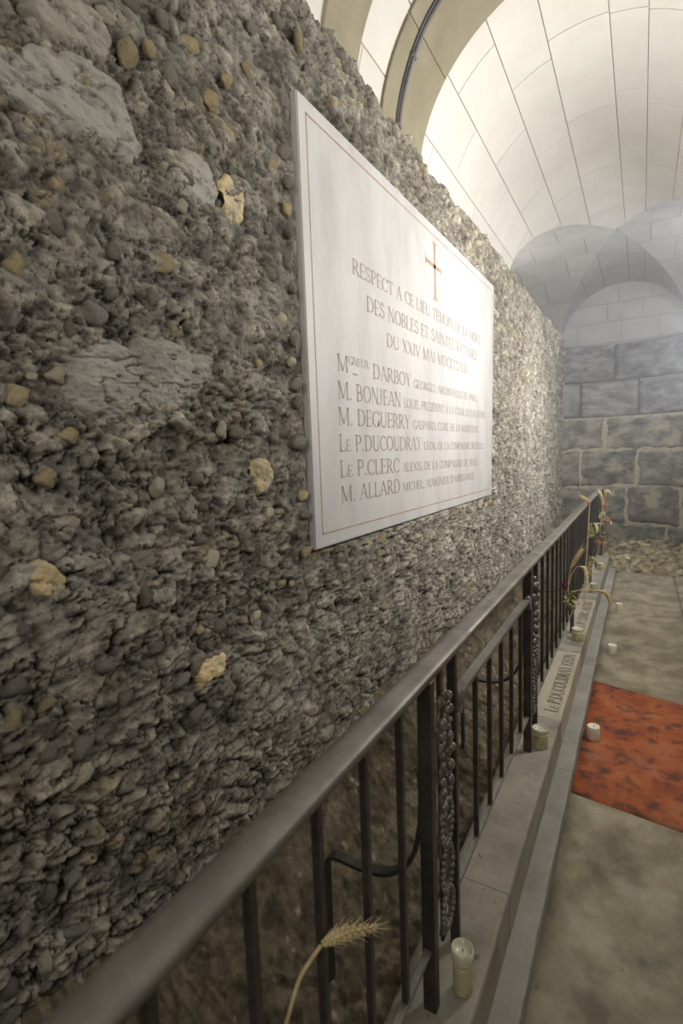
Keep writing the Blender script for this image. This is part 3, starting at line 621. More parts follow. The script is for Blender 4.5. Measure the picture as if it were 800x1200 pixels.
# carved names on the kerb (read from the passage, running away from us)
def kerb_line(runs, y0, L_, xb, h):
    words(runs, lambda s, t: (xb-h+(h-t)-KO[0], y0+s-KO[1], SILL+0.0032), L_, h, 'carved_word', 'carved', kerb)
kerb_line([('L', 1), ('E', .7), (' P.DUCOUDRAY LÉON', 1)], 2.52, 0.78, -0.318, 0.062)
kerb_line([('L', 1), ('E', .7), (' P.CLERC ALEXIS', 1)], 3.82, 0.72, -0.318, 0.060)

# ------------------------------------------------------------------ iron railing
RX = -0.385
rail = empty('iron_railing', (RX, 3, SILL)); RO = Vector((RX, 3, SILL))
tag(rail, 'long dark wrought-iron railing with garland panels standing on the stone kerb', 'railing')
def L3(x, y, z): return (x-RO.x, y-RO.y, z-RO.z)
def rbox(name, x0, x1, y0, y1, z0, z1, m='iron', b=0.0015, parent=rail):
    mb = MB(); mb.box(x0-RO.x, x1-RO.x, y0-RO.y, y1-RO.y, z0-RO.z, z1-RO.z, b); return mb.build(name, M[m], parent)
# handrail : convex strip in lengths
prof = [(-0.0265, 0.992), (-0.0265, 1.001), (-0.0245, 1.005), (-0.012, 1.0085), (0, 1.010), (0.012, 1.0085), (0.0245, 1.005), (0.0265, 1.001), (0.0265, 0.992), (0.02, 0.990), (-0.02, 0.990)]
def sweep(name, prof, y0, y1, m):
    n = len(prof); V = []; Fc = []
    yy = [y0, *np.linspace(y0+0.001, y1-0.001, 12), y1]
    for i_, y in enumerate(yy):
        sc_ = 0.985 if i_ in (0, len(yy)-1) else 1
        for a, z in prof: V.append(L3(RX+a*sc_, y, 1.0+(z-1.0)*sc_))
    for i_ in range(len(yy)-1):
        for k in range(n): Fc.append((i_*n+k, i_*n+(k+1) % n, (i_+1)*n+(k+1) % n, (i_+1)*n+k))
    Fc.append(tuple(range(n-1, -1, -1))); Fc.append(tuple((len(yy)-1)*n+k for k in range(n)))
    mb = MB(); mb.add(V, Fc); o = mb.build(name, M[m], rail, True)
    o.data.polygons.foreach_set('use_smooth', [len(p.vertices) == 4 for p in o.data.polygons]); return o
for a, b_ in ((-0.5, 1.235), (1.235, 3.9), (3.9, YE)): sweep('handrail', prof, a, b_, 'rail_iron')
rbox('top_bar', RX-0.010, RX+0.010, -0.5, YE-0.02, 0.975, 0.990)
for a, b_ in ((-0.5, 0.975), (1.18, 2.12), (2.32, 3.70), (3.74, YE-0.02)): rbox('bottom_rail', RX-0.008, RX+0.008, a, b_, 0.354, 0.364, 'rail_iron')
# bars share one mesh
mb = MB(); mb.box(-0.0065, 0.0065, -0.0065, 0.0065, 0, 1, 0.001); barme = mesh('bar', mb.v, mb.f); barme.materials.append(M['iron'])
def vbar(y, z0, z1):
    o = bpy.data.objects.new('bar', barme); COL.objects.link(o); o.parent = rail; o.location = L3(RX, y, z0); o.scale = (1, 1, z1-z0)
for y in (-0.32, -0.17, -0.02, 0.13, 0.275, 0.418, 0.563, 0.706, 0.850): vbar(y, 0.364, 0.976)
for y in (1.365, 1.518, 1.671, 1.826, 1.985): vbar(y, 0.364, 0.853)
y = 2.49
while y < 3.68: vbar(y, 0.364, 0.976); y += 0.1575
y = 3.87
while y < YE-0.08: vbar(y, 0.364, 0.976); y += 0.1575
def post(y, w=0.026, d=0.03, z1=0.976):
    rbox('post', RX-d/2, RX+d/2, y-w/2, y+w/2, SILL-0.02, z1, 'iron', 0.002)
for y in (0.99, 2.135): post(y)
for y in (1.165, 2.30): post(y, 0.018, 0.022)
post(3.72, 0.02, 0.024); post(5.15, 0.02, 0.024); post(YE-0.03, 0.03, 0.034, 0.992)
# middle rail of the lowered section, ends bent down onto the posts
mb = MB(); pts = []
for t in np.linspace(0, 1, 30):
    yy = 1.185+t*(2.118-1.185); e_ = min(t, 1-t)*0.933
    pts.append(L3(RX+0.004, yy, 0.862-0.045*max(0, 1-e_/0.05)**2))
mb.strap(pts, 0.026, 0.012, (1, 0, 0)); mb.build('middle_rail', M['rail_iron'], rail)
# small lugs where it meets the posts
for y in (1.19, 2.11): mb = MB(); mb.ball(L3(RX+0.006, y, 0.85), 0.016, (0.8, 0.7, 1.5), 2); mb.build('lug', M['rail_iron'], rail, True)
# garland panels : bead clusters, leaves and looped chain
def garland(y):
    mb = MB(); mb.box(RX-0.004-RO.x, RX+0.004-RO.x, y-0.012-RO.y, y+0.012-RO.y, 0.30-RO.z, 0.976-RO.z, 0.001)
    g_ = mb.build('ornament_panel', M['iron'], rail)
    rr = random.Random(int(y*10))
    m1 = MB()
    for k in range(17):                      # grapes
        z = 0.915-k*0.0165+rr.uniform(-0.009, 0.009); m1.ball(L3(RX+0.014+rr.uniform(-0.004, 0.006), y+(0.026 if k % 2 else -0.026)*(0.6 if k < 3 else 1)+rr.uniform(-.006, .006), z), rr.uniform(0.007, 0.0125), (1, 1, rr.uniform(0.9, 1.5)), sub=2)
    m1.build('grape_cluster', M['cast_iron'], g_, True)['kind'] = 'stuff'
    m2 = MB()
    for k in range(12):                      # leaves
        z = 0.90-k*0.028; sd = 1 if k % 2 else -1
        m2.ball(L3(RX+0.010, y+sd*0.028, z), 0.020, (0.28, 0.6, 0.85), 2)
        m2.tube([L3(RX+0.01, y, z+0.01), L3(RX+0.014, y+sd*0.02, z+0.012), L3(RX+0.012, y+sd*0.036, z-0.006)], 0.0035, 6)
    m2.build('leaf_spray', M['cast_iron'], g_, True)
    m3 = MB()
    for (zc, hz) in ((0.60, 0.055), (0.485, 0.055), (0.385, 0.045)):      # beaded rings
        for k in range(20):
            q = 2*PI*k/20; m3.ball(L3(RX+0.012, y+0.034*math.cos(q), zc+hz*math.sin(q)), 0.0085, sub=1)
        m3.tube([L3(RX+0.008, y+0.026*math.cos(2*PI*k/16), zc+hz*0.86*math.sin(2*PI*k/16)) for k in range(17)], 0.003, 6, up=(1, 0, 0))
    m3.build('beaded_ring', M['cast_iron'], g_, True)
    m4 = MB()
    for sd in (-1, 1):                        # scroll at foot and twisted stems
        m4.tube([L3(RX+0.006, y+sd*(0.02+0.018*math.sin(k*0.8)), 0.90-k*0.033) for k in range(18)], 0.0042, 6)
        m4.tube([L3(RX+0.004, y+sd*0.024*(1-k/20)*math.cos(k*0.5), 0.33+0.024*(1-k/20)*math.sin(k*0.5)) for k in range(16)], 0.0035, 6, up=(1, 0, 0))
    m4.build('scroll', M['cast_iron'], g_, True)
garland(1.078); garland(2.218)
# back stays : curved flat bars from the posts down into the trench wall
def stay(y):
    mb = MB(); pts = [L3(RX-0.014, y, 0.95), L3(RX-0.016, y, 0.75), L3(RX-0.020, y, 0.64), L3(RX-0.045, y, 0.545), L3(RX-0.10, y, 0.49), L3(RX-0.17, y, 0.475), L3(RX-0.245, y, 0.476), L3(RX-0.268, y, 0.455), L3(RX-0.274, y, 0.40), L3(RX-0.274, y, 0.12)]
    sm_ = []
    for i_ in range(len(pts)-1):
        for t in (0, .33, .67):
            a, b_ = np.array(pts[i_]), np.array(pts[i_+1]); p0 = np.array(pts[max(i_-1, 0)]); p3 = np.array(pts[min(i_+2, len(pts)-1)])
            sm_.append(0.5*((2*a)+(-p0+b_)*t+(2*p0-5*a+4*b_-p3)*t*t+(-p0+3*a-3*b_+p3)*t**3))
    sm_.append(np.array(pts[-1])); mb.strap(sm_, 0.026, 0.009, (0, 1, 0)); mb.build('back_stay', M['iron'], rail)
for y in (1.00, 2.14, 3.72, 5.15): stay(y)

# ------------------------------------------------------------------ candles
def pillar(x, y, z, r, h, label, lean=0):
    t = empty('pillar_candle', (x, y, z), random.uniform(0, 6)); tag(t, label, 'candle')
    mb = MB(); mb.lathe([(r*0.96, 0), (r, 0.003), (r, h*0.5), (r*0.985, h-0.004), (r*0.93, h), (r*0.80, h-0.004), (r*0.5, h-0.008), (0.004, h-0.009)], 28)
    mb.build('wax_body', M['wax'], t, True)
    mb = MB(); mb.tube([(0, 0, h-0.012), (0.001, 0, h-0.004), (0.003, 0.001, h+0.004)], 0.0012, 6); mb.build('wick', M['wick'], t)
    return t
fl = 'white candles on the floor beside the kerb'
for (u, v, r, h, lb) in ((695, 866, 0.030, 0.068, 'white pillar candle standing on the red slab next to the kerb'),
                         (717, 766, 0.030, 0.064, 'white pillar candle on the beige floor, between the red slab and the farthest floor candle'),
                         (725, 715, 0.027, 0.060, 'white pillar candle on the floor farthest from us, near the end wall')):
    p = at(u, v, 2, 0.0); pillar(p[0], p[1], 0.002, r, h, lb)['group'] = fl
def votive(x, y, r, h, label, flared=False, boat=False):
    t = empty('votive_candle', (x, y, SILL+0.001)); tag(t, label, 'candle', 'yellow candles on the kerb')
    if flared:
        mb = MB(); mb.lathe([(r*0.80, 0), (r*0.86, 0.003), (r*0.86, h*0.62), (r*0.80, h*0.66)], 28); mb.build('wax_body', M['yellow_wax'], t, True)
        mb = MB(); mb.lathe([(r*0.80, h*0.66), (r*0.95, h*0.74), (r, h*0.86), (r*0.97, h), (r*0.90, h), (r*0.86, h*0.92), (0.004, h*0.90)], 28)
        c_ = mb.build('glass_cup', M['votive_glass'], t, True); c_['label'] = 'pale translucent rim'
    else:
        mb = MB(); mb.lathe([(r*0.95, 0), (r, 0.004), (r, h*0.6), (r*0.99, h*0.8)], 28); mb.build('wax_body', M['yellow_wax'], t, True)
        mb = MB(); mb.lathe([(r*0.995, h*0.8), (r*1.0, h*0.99), (r*0.97, h), (r*0.88, h*0.985), (r*0.84, h*0.93), (0.004, h*0.92)], 28)
        mb.build('glass_cup', M['votive_glass'], t, True)
    mb = MB(); mb.tube([(0, 0, h*0.90), (0.001, 0, h*0.97)], 0.0012, 6); mb.build('wick', M['wick'], t)
votive(-0.334, 1.058, 0.026, 0.108, 'tall yellow candle with a pale flared rim on the kerb, nearest to us', True)
votive(-0.345, 2.19, 0.032, 0.082, 'squat yellow candle in a marked cup on the kerb just before the first carved name')
for (u, v, r, h, lb) in ((681, 751, 0.036, 0.080, 'yellow candle on the kerb between the two carved names'),
                         (698, 694, 0.030, 0.075, 'small yellow candle on the kerb behind the drooping wheat ear'),
                         (708, 668, 0.028, 0.070, 'yellow candle at the far end of the kerb below the withered roses')):
    p = at(u, v, 2, SILL); votive(max(min(p[0], -0.335), -0.35), p[1], r, h, lb)

# ------------------------------------------------------------------ dried wheat and roses
def spline(P, n=8):
    P = [np.array(p, float) for p in P]; out = []
    for i_ in range(len(P)-1):
        a, b_ = P[i_], P[i_+1]; p0 = P[max(i_-1, 0)]; p3 = P[min(i_+2, len(P)-1)]
        for k in range(n):
            t = k/n; out.append(0.5*((2*a)+(-p0+b_)*t+(2*p0-5*a+4*b_-p3)*t*t+(-p0+3*a-3*b_+p3)*t**3))
    out.append(P[-1]); return out
def wheat(stem_pts, ear_pts, label, r=0.0022, er=0.007, group='dried wheat ears tied to the railing', awn=0.05):
    o0 = np.array(stem_pts[0], float); t = empty('wheat_stalk', tuple(o0)); tag(t, label, 'dried wheat', group)
    sp = [p-o0 for p in spline(stem_pts)]; mb = MB(); mb.tube(sp, r, 6); mb.build('stem', M['straw'], t, True)
    ep = [p-o0 for p in spline(ear_pts, 10)]; n = len(ep); mb = MB(); m2 = MB()
    for i_, p in enumerate(ep):
        tt_ = ep[min(i_+1, n-1)]-ep[max(i_-1, 0)]; tt_ = tt_/np.linalg.norm(tt_)
        side = np.cross(tt_, (0.3, 0.2, 1)); side /= np.linalg.norm(side); up = np.cross(side, tt_)
        k = er*(0.55+0.6*math.sin(PI*min(1, (i_+1)/(n+1))))
        for q in range(4):
            an = q*PI/2+i_*0.8; dv = side*math.cos(an)+up*math.sin(an)
            a = p+dv*k*0.3; b_ = p+dv*k+tt_*k*1.5
            mb.tube([a, (a+b_)/2+dv*k*0.2, b_, b_+tt_*k*0.9], [k*0.25, k*0.52, k*0.40, k*0.06], 5)
            if q % 2 == i_ % 2: m2.tube([b_, b_+tt_*awn*0.5+dv*awn*0.14, b_+tt_*awn+dv*awn*0.3], [0.0006, 0.0005, 0.0002], 3)
    mb.build('ear', M['straw'], t, True); w_ = m2.build('awns', M['straw'], t); w_['kind'] = 'stuff'
    return t
fx_ = -0.357
A_ = lambda u, v, x=fx_: at(u, v, 0, x)
wheat([A_(325, 1235, -0.40), A_(338, 1190, -0.392), A_(352, 1145, -0.388), A_(376, 1108, -0.372)], [A_(378, 1106, -0.370), A_(402, 1095, -0.366), A_(438, 1087, -0.366)],
      'bent dry wheat ear poking through the railing bars nearest to us', 0.0030, 0.0062, 'dried wheat ears tied to the railing', 0.035)
yA = 3.30
B_ = lambda u, v, y: at(u, v, 1, y)
wheat([B_(665, 694, 3.3), B_(666, 680, 3.3), B_(668, 668, 3.3)], [B_(668, 667, 3.3), B_(674, 656, 3.3), B_(681, 645, 3.3)], 'upright wheat ear rising above the dark red rose', 0.003, 0.0075)
wheat([B_(665, 692, 3.32), B_(669, 675, 3.32), B_(675, 665, 3.32), B_(680, 664, 3.3)], [B_(680, 664, 3.3), B_(685, 667, 3.3), B_(687, 678, 3.28)], 'wheat ear arching over to the right above the dark red rose', 0.003, 0.0075)
wheat([B_(668, 694, 3.4), B_(684, 691, 3.4), B_(700, 692, 3.4)], [B_(700, 692, 3.4), B_(709, 695, 3.4), B_(715, 706, 3.4)], 'wheat ear stretching low and level out over the kerb', 0.003, 0.0075)
wheat([B_(684, 712, 4.4), B_(685, 680, 4.4), B_(688, 640, 4.4), B_(690, 600, 4.38), B_(690.5, 593, 4.36)], [B_(690.5, 593, 4.35), B_(688, 587, 4.32), B_(681, 582, 4.30)], 'tall straight wheat stalk whose ear nods to the left over the handrail', 0.005, 0.009)
wheat([B_(700, 640, 5.6), B_(704, 610, 5.6), B_(706, 590, 5.6)], [B_(706, 590, 5.6), B_(704, 582, 5.6), B_(702, 577, 5.6)], 'short wheat stalk among the far roses, tip leaning left', 0.004, 0.010)
wheat([B_(701, 640, 5.7), B_(706, 600, 5.7), B_(708, 584, 5.7)], [B_(708, 584, 5.7), B_(710, 577, 5.7), B_(713, 577, 5.7)], 'short wheat stalk among the far roses, tip leaning right', 0.004, 0.010)
def leaf(mb, base, d_, L_, w, curl=0.3, rng=random):
    d_ = np.array(d_, float); d_ /= np.linalg.norm(d_); s_ = np.cross(d_, (rng.uniform(-1, 1), rng.uniform(-1, 1), 1)); s_ /= np.linalg.norm(s_)+1e-9; u_ = np.cross(s_, d_)
    V = []; n = 6
    for i_ in range(n+1):
        t = i_/n; c = np.array(base)+d_*L_*t+u_*curl*L_*(t*t)*-1; w_ = w*math.sin(PI*min(0.98, 0.08+0.9*t))**0.8
        V += [c-s_*w_+u_*w_*0.35, c, c+s_*w_+u_*w_*0.35]
    Fc = []
    for i_ in range(n): Fc += [(i_*3, i_*3+1, i_*3+4, i_*3+3), (i_*3+1, i_*3+2, i_*3+5, i_*3+4)]
    mb.add(V, Fc)
def rose(c, r, stem_to, key, label, leaves, group=None, lsz=1.0):
    c = np.array(c, float); t = empty('withered_rose', tuple(c)); tag(t, label, 'rose', group)
    st = [p-c for p in spline(stem_to)]; mb = MB(); mb.tube(st, 0.003, 6); mb.build('stem', M['dry_leaf'], t, True)
    rr = random.Random(int(abs(c.sum())*1000)); mb = MB()
    for ring, (n, rad, ti) in enumerate(((3, .35, 1.2), (5, .62, .9), (6, .9, .5))):
        for k in range(n):                              # cupped petals
            q = 2*PI*(k+0.5*ring)/n+rr.uniform(-.2, .2); V = []; m_ = 5
            for i_ in range(m_+1):
                for j_ in range(-2, 3):
                    a = q+j_*0.28; ph = i_/m_*ti*1.2; rad_ = r*rad*(0.25+0.75*math.sin(min(ph+0.2, 1.5)))
                    V.append((rad_*math.cos(a)*1.0, rad_*math.sin(a), r*(1.1*i_/m_-0.5)*(1.1-0.25*ring)+r*0.08*rr.uniform(-1, 1)))
            mb.add(V, [(i_*5+j_, i_*5+j_+1, (i_+1)*5+j_+1, (i_+1)*5+j_) for i_ in range(m_) for j_ in range(4)])
    mb.ball((0, 0, -r*0.1), r*0.42, (1, 1, 1.1), 2)
    mb.build('petals', M[key], t, True)
    for (b0, dr, L_, w) in leaves:
        m2 = MB(); leaf(m2, np.array(b0)-c, dr, L_*lsz, w*lsz, rr.uniform(0.1, 0.5), rr); m2.build('leaf', M['dry_leaf'], t, True)
    return t
gp = 'withered roses tied to the railing'
def lv(u, v, y, n, spread, L_, seed):
    rr = random.Random(seed); out = []
    for k in range(n):
        b0 = at(u+rr.uniform(-spread, spread), v+rr.uniform(-spread, spread), 1, y); out.append((b0, (rr.uniform(-.2, 1), rr.uniform(-1, 1), rr.uniform(-1.2, .6)), L_*rr.uniform(.7, 1.2), L_*0.24))
    return out
rose(B_(661, 688, 3.2), 0.034, [B_(661, 690, 3.2), B_(664, 700, 3.22), B_(666, 716, 3.25)], 'dark_rose', 'dark crimson withered rose hanging on the railing bars with curled green leaves', lv(665, 703, 3.2, 16, 7, 0.055, 3), gp)
rose(B_(707, 593, 5.7), 0.050, [B_(707, 594, 5.7), B_(703, 620, 5.7), B_(700, 650, 5.7)], 'pink_rose', 'salmon withered rose highest of the three at the railing end', lv(706, 606, 5.7, 8, 5, 0.09, 4), gp)
rose(B_(711, 612, 5.6), 0.050, [B_(711, 613, 5.6), B_(705, 628, 5.6), B_(701, 650, 5.6)], 'pink_rose', 'salmon withered rose in the middle of the far bunch, sticking out to the right', lv(703, 622, 5.6, 12, 6, 0.09, 5), gp)
rose(B_(701, 637, 5.0), 0.050, [B_(701, 638, 5.0), B_(696, 646, 5.0), B_(692, 660, 5.0)], 'pink_rose', 'salmon withered rose lowest of the three at the railing end', lv(693, 618, 4.9, 14, 6, 0.09, 6)+lv(693, 655, 4.9, 8, 5, 0.07, 7), gp)

# ------------------------------------------------------------------ vault
VS = 1.15; VX, VZ, VR = -0.27*VS, 1.45+1.39*VS, 0.78*VS
YC, BN = 7.14, 1.60; YL = 9.40; BF = YL-YC
XL, XR = -2.15, 1.7
ceil = empty('ceiling', (VX, 3, VZ)); CO = np.array(ceil.location); tag(ceil, 'pale vaulted stone ceiling: a barrel vault meeting a groined bay', kind='structure')
def curved_block(name, f, u0, u1, v0, v1, m, nu=6, nv=4, th=0.014, gap=0.003, parent=ceil, clampf=None, O=None):
    """panel f(u,v,off): off pushes outwards; edges drop back into the joint"""
    O = CO if O is None else O
    us = np.linspace(u0, u1, nu+1); vs_ = np.linspace(v0, v1, nv+1)
    def row(off):
        return np.array([[f(u, v, off) for v in vs_] for u in us])
    A = row(0.0); 
    P = np.zeros((nu+3, nv+3, 3)); P[1:-1, 1:-1] = A; Bk = row(th)
    P[0, 1:-1] = Bk[0]; P[-1, 1:-1] = Bk[-1]; P[1:-1, 0] = Bk[:, 0]; P[1:-1, -1] = Bk[:, -1]
    P[0, 0] = Bk[0, 0]; P[0, -1] = Bk[0, -1]; P[-1, 0] = Bk[-1, 0]; P[-1, -1] = Bk[-1, -1]
    return link(name, gridmesh(name, P-O, smooth=False), M[m], parent)
g_a = 0.0030/VR
def barrel(a, y, off=0.0):
    x = VX+(VR+off)*math.cos(a); z = VZ+(VR+off)*math.sin(a)
    return (x, y, z)
def ylim_near(a): return YC-BN*abs(math.cos(a))
def ylim_far(a): return YC+BF*abs(math.cos(a))
A_deg = [0, 20, 38, 55, 71, 84, 105.5, 122.5, 141.5, 161, 180]
JY = {0: 0.3, 1: 0.75, 2: 0.2, 3: 0.72, 4: 0.00, 5: 0.02, 6: 0.62, 7: 0.15, 8: 0.55, 9: 0.1}
for k in range(len(A_deg)-1):
    a0, a1 = math.radians(A_deg[k])+g_a, math.radians(A_deg[k+1])-g_a
    step = 0.77 if k in (4,) else 0.94
    y = {5: 3.66, 4: 3.68, 3: 3.70}.get(k, 3.2+JY[k]); y -= step*6
    while y < YC+0.2:
        y1 = y+step
        def f(a, t, off, y=y, y1=y1):
            lim = ylim_near(a)-0.001
            return barrel(a, min(y+0.003+(y1-y-0.006)*t, lim), off)
        lo = min(ylim_near(a0), ylim_near(a1)); hi = max(ylim_near(a0), ylim_near(a1), ylim_near((a0+a1)/2))
        if y+0.02 < hi and y1 > -1.6: curved_block('vault_block', f, a0, a1, 0, 1, 'vault', 6, 8)
        y = y1
    # web beyond the crossing
    y = YC
    while y < YL:
        y1 = min(y+0.75+0.1*(k % 3), YL)
        if YL-y1 < 0.2: y1 = YL
        def f2(a, t, off, y=y, y1=y1):
            return barrel(a, max(y+0.003+(y1-y-0.006)*t, ylim_far(a)+0.001), off)
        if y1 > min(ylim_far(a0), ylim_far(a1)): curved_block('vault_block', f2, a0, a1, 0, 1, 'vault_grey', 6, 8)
        y = y1
# side webs of the crossing (axis along x)
def cross_v(b, x, off=0.0):           # b: angle, 0 = far springing, pi = near springing
    bb = BF if math.cos(b) > 0 else BN
    return (x, YC+(bb+off)*math.cos(b), VZ+(VR+off)*math.sin(b))
B_deg = [0, 22, 42, 60, 76, 90, 106, 124, 143, 162, 180]
for k in range(len(B_deg)-1):
    b0, b1 = math.radians(B_deg[k])+0.002, math.radians(B_deg[k+1])-0.002
    for side in (-1, 1):
        end = XL if side < 0 else XR; edge = abs(end-VX); s0 = 0.0; n = 0
        while s0 < edge-0.01:
            s1 = min(s0+(0.62 if (n or k % 2) else 0.35), edge); n += 1
            def f3(b, t, off, s0=s0, s1=s1, side=side):
                s_ = s0+0.003+(s1-s0-0.006)*t; lim = VR*abs(math.cos(b))+0.001
                return cross_v(b, VX+side*max(s_, lim), off)
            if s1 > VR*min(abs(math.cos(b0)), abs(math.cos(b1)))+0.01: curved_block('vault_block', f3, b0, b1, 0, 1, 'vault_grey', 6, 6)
            s0 = s1
# backing shells = the joints
A = np.linspace(0, PI, 49)
Pn = np.array([[barrel(a, y, 0.010) for y in np.linspace(-1.62, 1, 2).tolist()+[max(1.1, ylim_near(a)+0.0)]] for a in A]); 
link('joint_mortar', gridmesh('joint_mortar', Pn-CO), M['joint'], ceil)
Pn = np.array([[barrel(a, y, 0.010) for y in (ylim_far(a), YL)] for a in A]); link('joint_mortar', gridmesh('joint_mortar', Pn-CO), M['joint'], ceil)
for side in (-1, 1):
    end = XL if side < 0 else XR
    Pn = np.array([[cross_v(b, x, 0.010) for x in (VX+side*VR*abs(math.cos(b)), end)] for b in A]); link('joint_mortar', gridmesh('joint_mortar', Pn-CO), M['joint'], ceil)
# transverse ribs, their shade painted in as beige
def rib_shaded(y0, y1, pr, m='rib'):
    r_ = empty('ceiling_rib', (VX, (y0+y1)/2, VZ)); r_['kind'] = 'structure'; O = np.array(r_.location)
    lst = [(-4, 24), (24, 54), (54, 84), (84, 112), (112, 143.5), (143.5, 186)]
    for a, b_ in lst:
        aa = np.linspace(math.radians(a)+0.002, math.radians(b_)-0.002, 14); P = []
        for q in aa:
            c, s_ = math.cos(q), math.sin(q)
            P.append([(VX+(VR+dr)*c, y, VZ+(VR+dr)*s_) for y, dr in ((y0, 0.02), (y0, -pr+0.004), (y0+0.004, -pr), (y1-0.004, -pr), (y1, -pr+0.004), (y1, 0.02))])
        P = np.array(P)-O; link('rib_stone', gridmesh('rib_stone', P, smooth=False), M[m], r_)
    return r_
tag(rib_shaded(2.60, 3.13, 0.018), 'broad beige stone band crossing the vault with a dark conduit along it')
tag(rib_shaded(2.03, 2.32, 0.018), 'narrower beige stone band crossing the vault nearer to us')
# conduit clipped to the broad band
cn = empty('conduit', tuple(barrel(math.radians(140), 2.73, -0.03))); cO = np.array(cn.location)
tag(cn, 'thin dark conduit pipe curving up along the beige vault band', 'pipe')
mb = MB(); mb.tube([np.array(barrel(math.radians(a), 2.73+0.06*max(0, (a-140)/40), -0.030))-cO for a in np.linspace(88, 183, 40)], 0.011, 8, up=(0, 1, 0)); mb.build('pipe', M['pipe'], cn, True)
mb = MB(); mb.tube([np.array(barrel(math.radians(a), 2.712+0.06*max(0, (a-140)/40), -0.026))-cO for a in np.linspace(88, 183, 40)], 0.005, 6, up=(0, 1, 0)); mb.build('cable', M['pipe'], cn, True)
for a in (100, 120, 150, 170):
    p = np.array(barrel(math.radians(a), 2.73+0.06*max(0, (a-140)/40), -0.024))-cO; mb = MB(); mb.box(p[0]-0.014, p[0]+0.014, p[1]-0.026, p[1]+0.026, p[2]-0.008, p[2]+0.008, 0.002); mb.build('clip', M['pipe'], cn)

# lunette walls
def lunette(name, pts_fn, m, rows, label, axis):
    r_ = empty(name, (VX, YL, VZ) if axis == 1 else (XL, YC, VZ)); tag(r_, label, kind='structure'); return r_
lun = empty('wall_lunette', (VX, YL, VZ)); tag(lun, 'pale half-round end wall of cut blocks under the groined bay', kind='structure')
def lun_block(x0, x1, z0, z1):
    # block clipped by the arch
    xs_ = np.linspace(x0+0.004, x1-0.004, 9); P = []
    for x in xs_:
        top = math.sqrt(max(VR**2-(x-VX)**2, 0)); zt = min(z1-0.004, top+0.02); zb = z0+0.004
        if zt < zb: zt = zb
        P.append([(x-VX, 0.02, zb), (x-VX, 0, zb), (x-VX, 0, (zb+zt)/2), (x-VX, 0, zt), (x-VX, 0.02, zt)])
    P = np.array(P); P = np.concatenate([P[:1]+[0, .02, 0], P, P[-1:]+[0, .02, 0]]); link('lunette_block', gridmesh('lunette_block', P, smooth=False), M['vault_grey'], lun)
rows = [(-0.35, 0.02, (-0.95, -0.3, 0.35, 0.95)), (0.02, 0.34, (-0.95, -0.62, 0.0, 0.5, 0.95)), (0.34, 0.62, (-0.9, -0.2, 0.28, 0.9)), (0.62, 0.95, (-0.7, -0.05, 0.4, 0.7))]
for z0, z1, xs_ in rows:
    for k in range(len(xs_)-1): lun_block(VX+xs_[k], VX+xs_[k+1], z0, z1)
MB().box(-1.6, 1.6, 0.012, 0.2, -0.6, 1.0).build('backing', M['joint'], lun)
for nm, xx, lb in (('wall_lunette_left', XL, 'pale half-round side wall closing the left arm of the groined bay'), ('wall_lunette_right', XR, 'pale half-round side wall closing the right arm of the groined bay')):
    r_ = empty(nm, (xx, YC, VZ)); tag(r_, lb, kind='structure')
    for k, (a, b_) in enumerate(((-BN, -0.5), (-0.5, 0.7), (0.7, BF))):
        for z0, z1 in ((-0.05, 0.3), (0.3, 0.62), (0.62, 0.92)):
            sh = 0.25 if z0 == 0.3 else 0
            MB().box(-0.03, 0.0, a+0.004+sh, b_-0.004+sh, z0+0.004, z1-0.004).build('lunette_block', M['vault_grey'], r_)
    MB().box(-0.06, 0.02, -BN-.2, BF+.2, -0.4, 1.1).build('backing', M['joint'], r_)

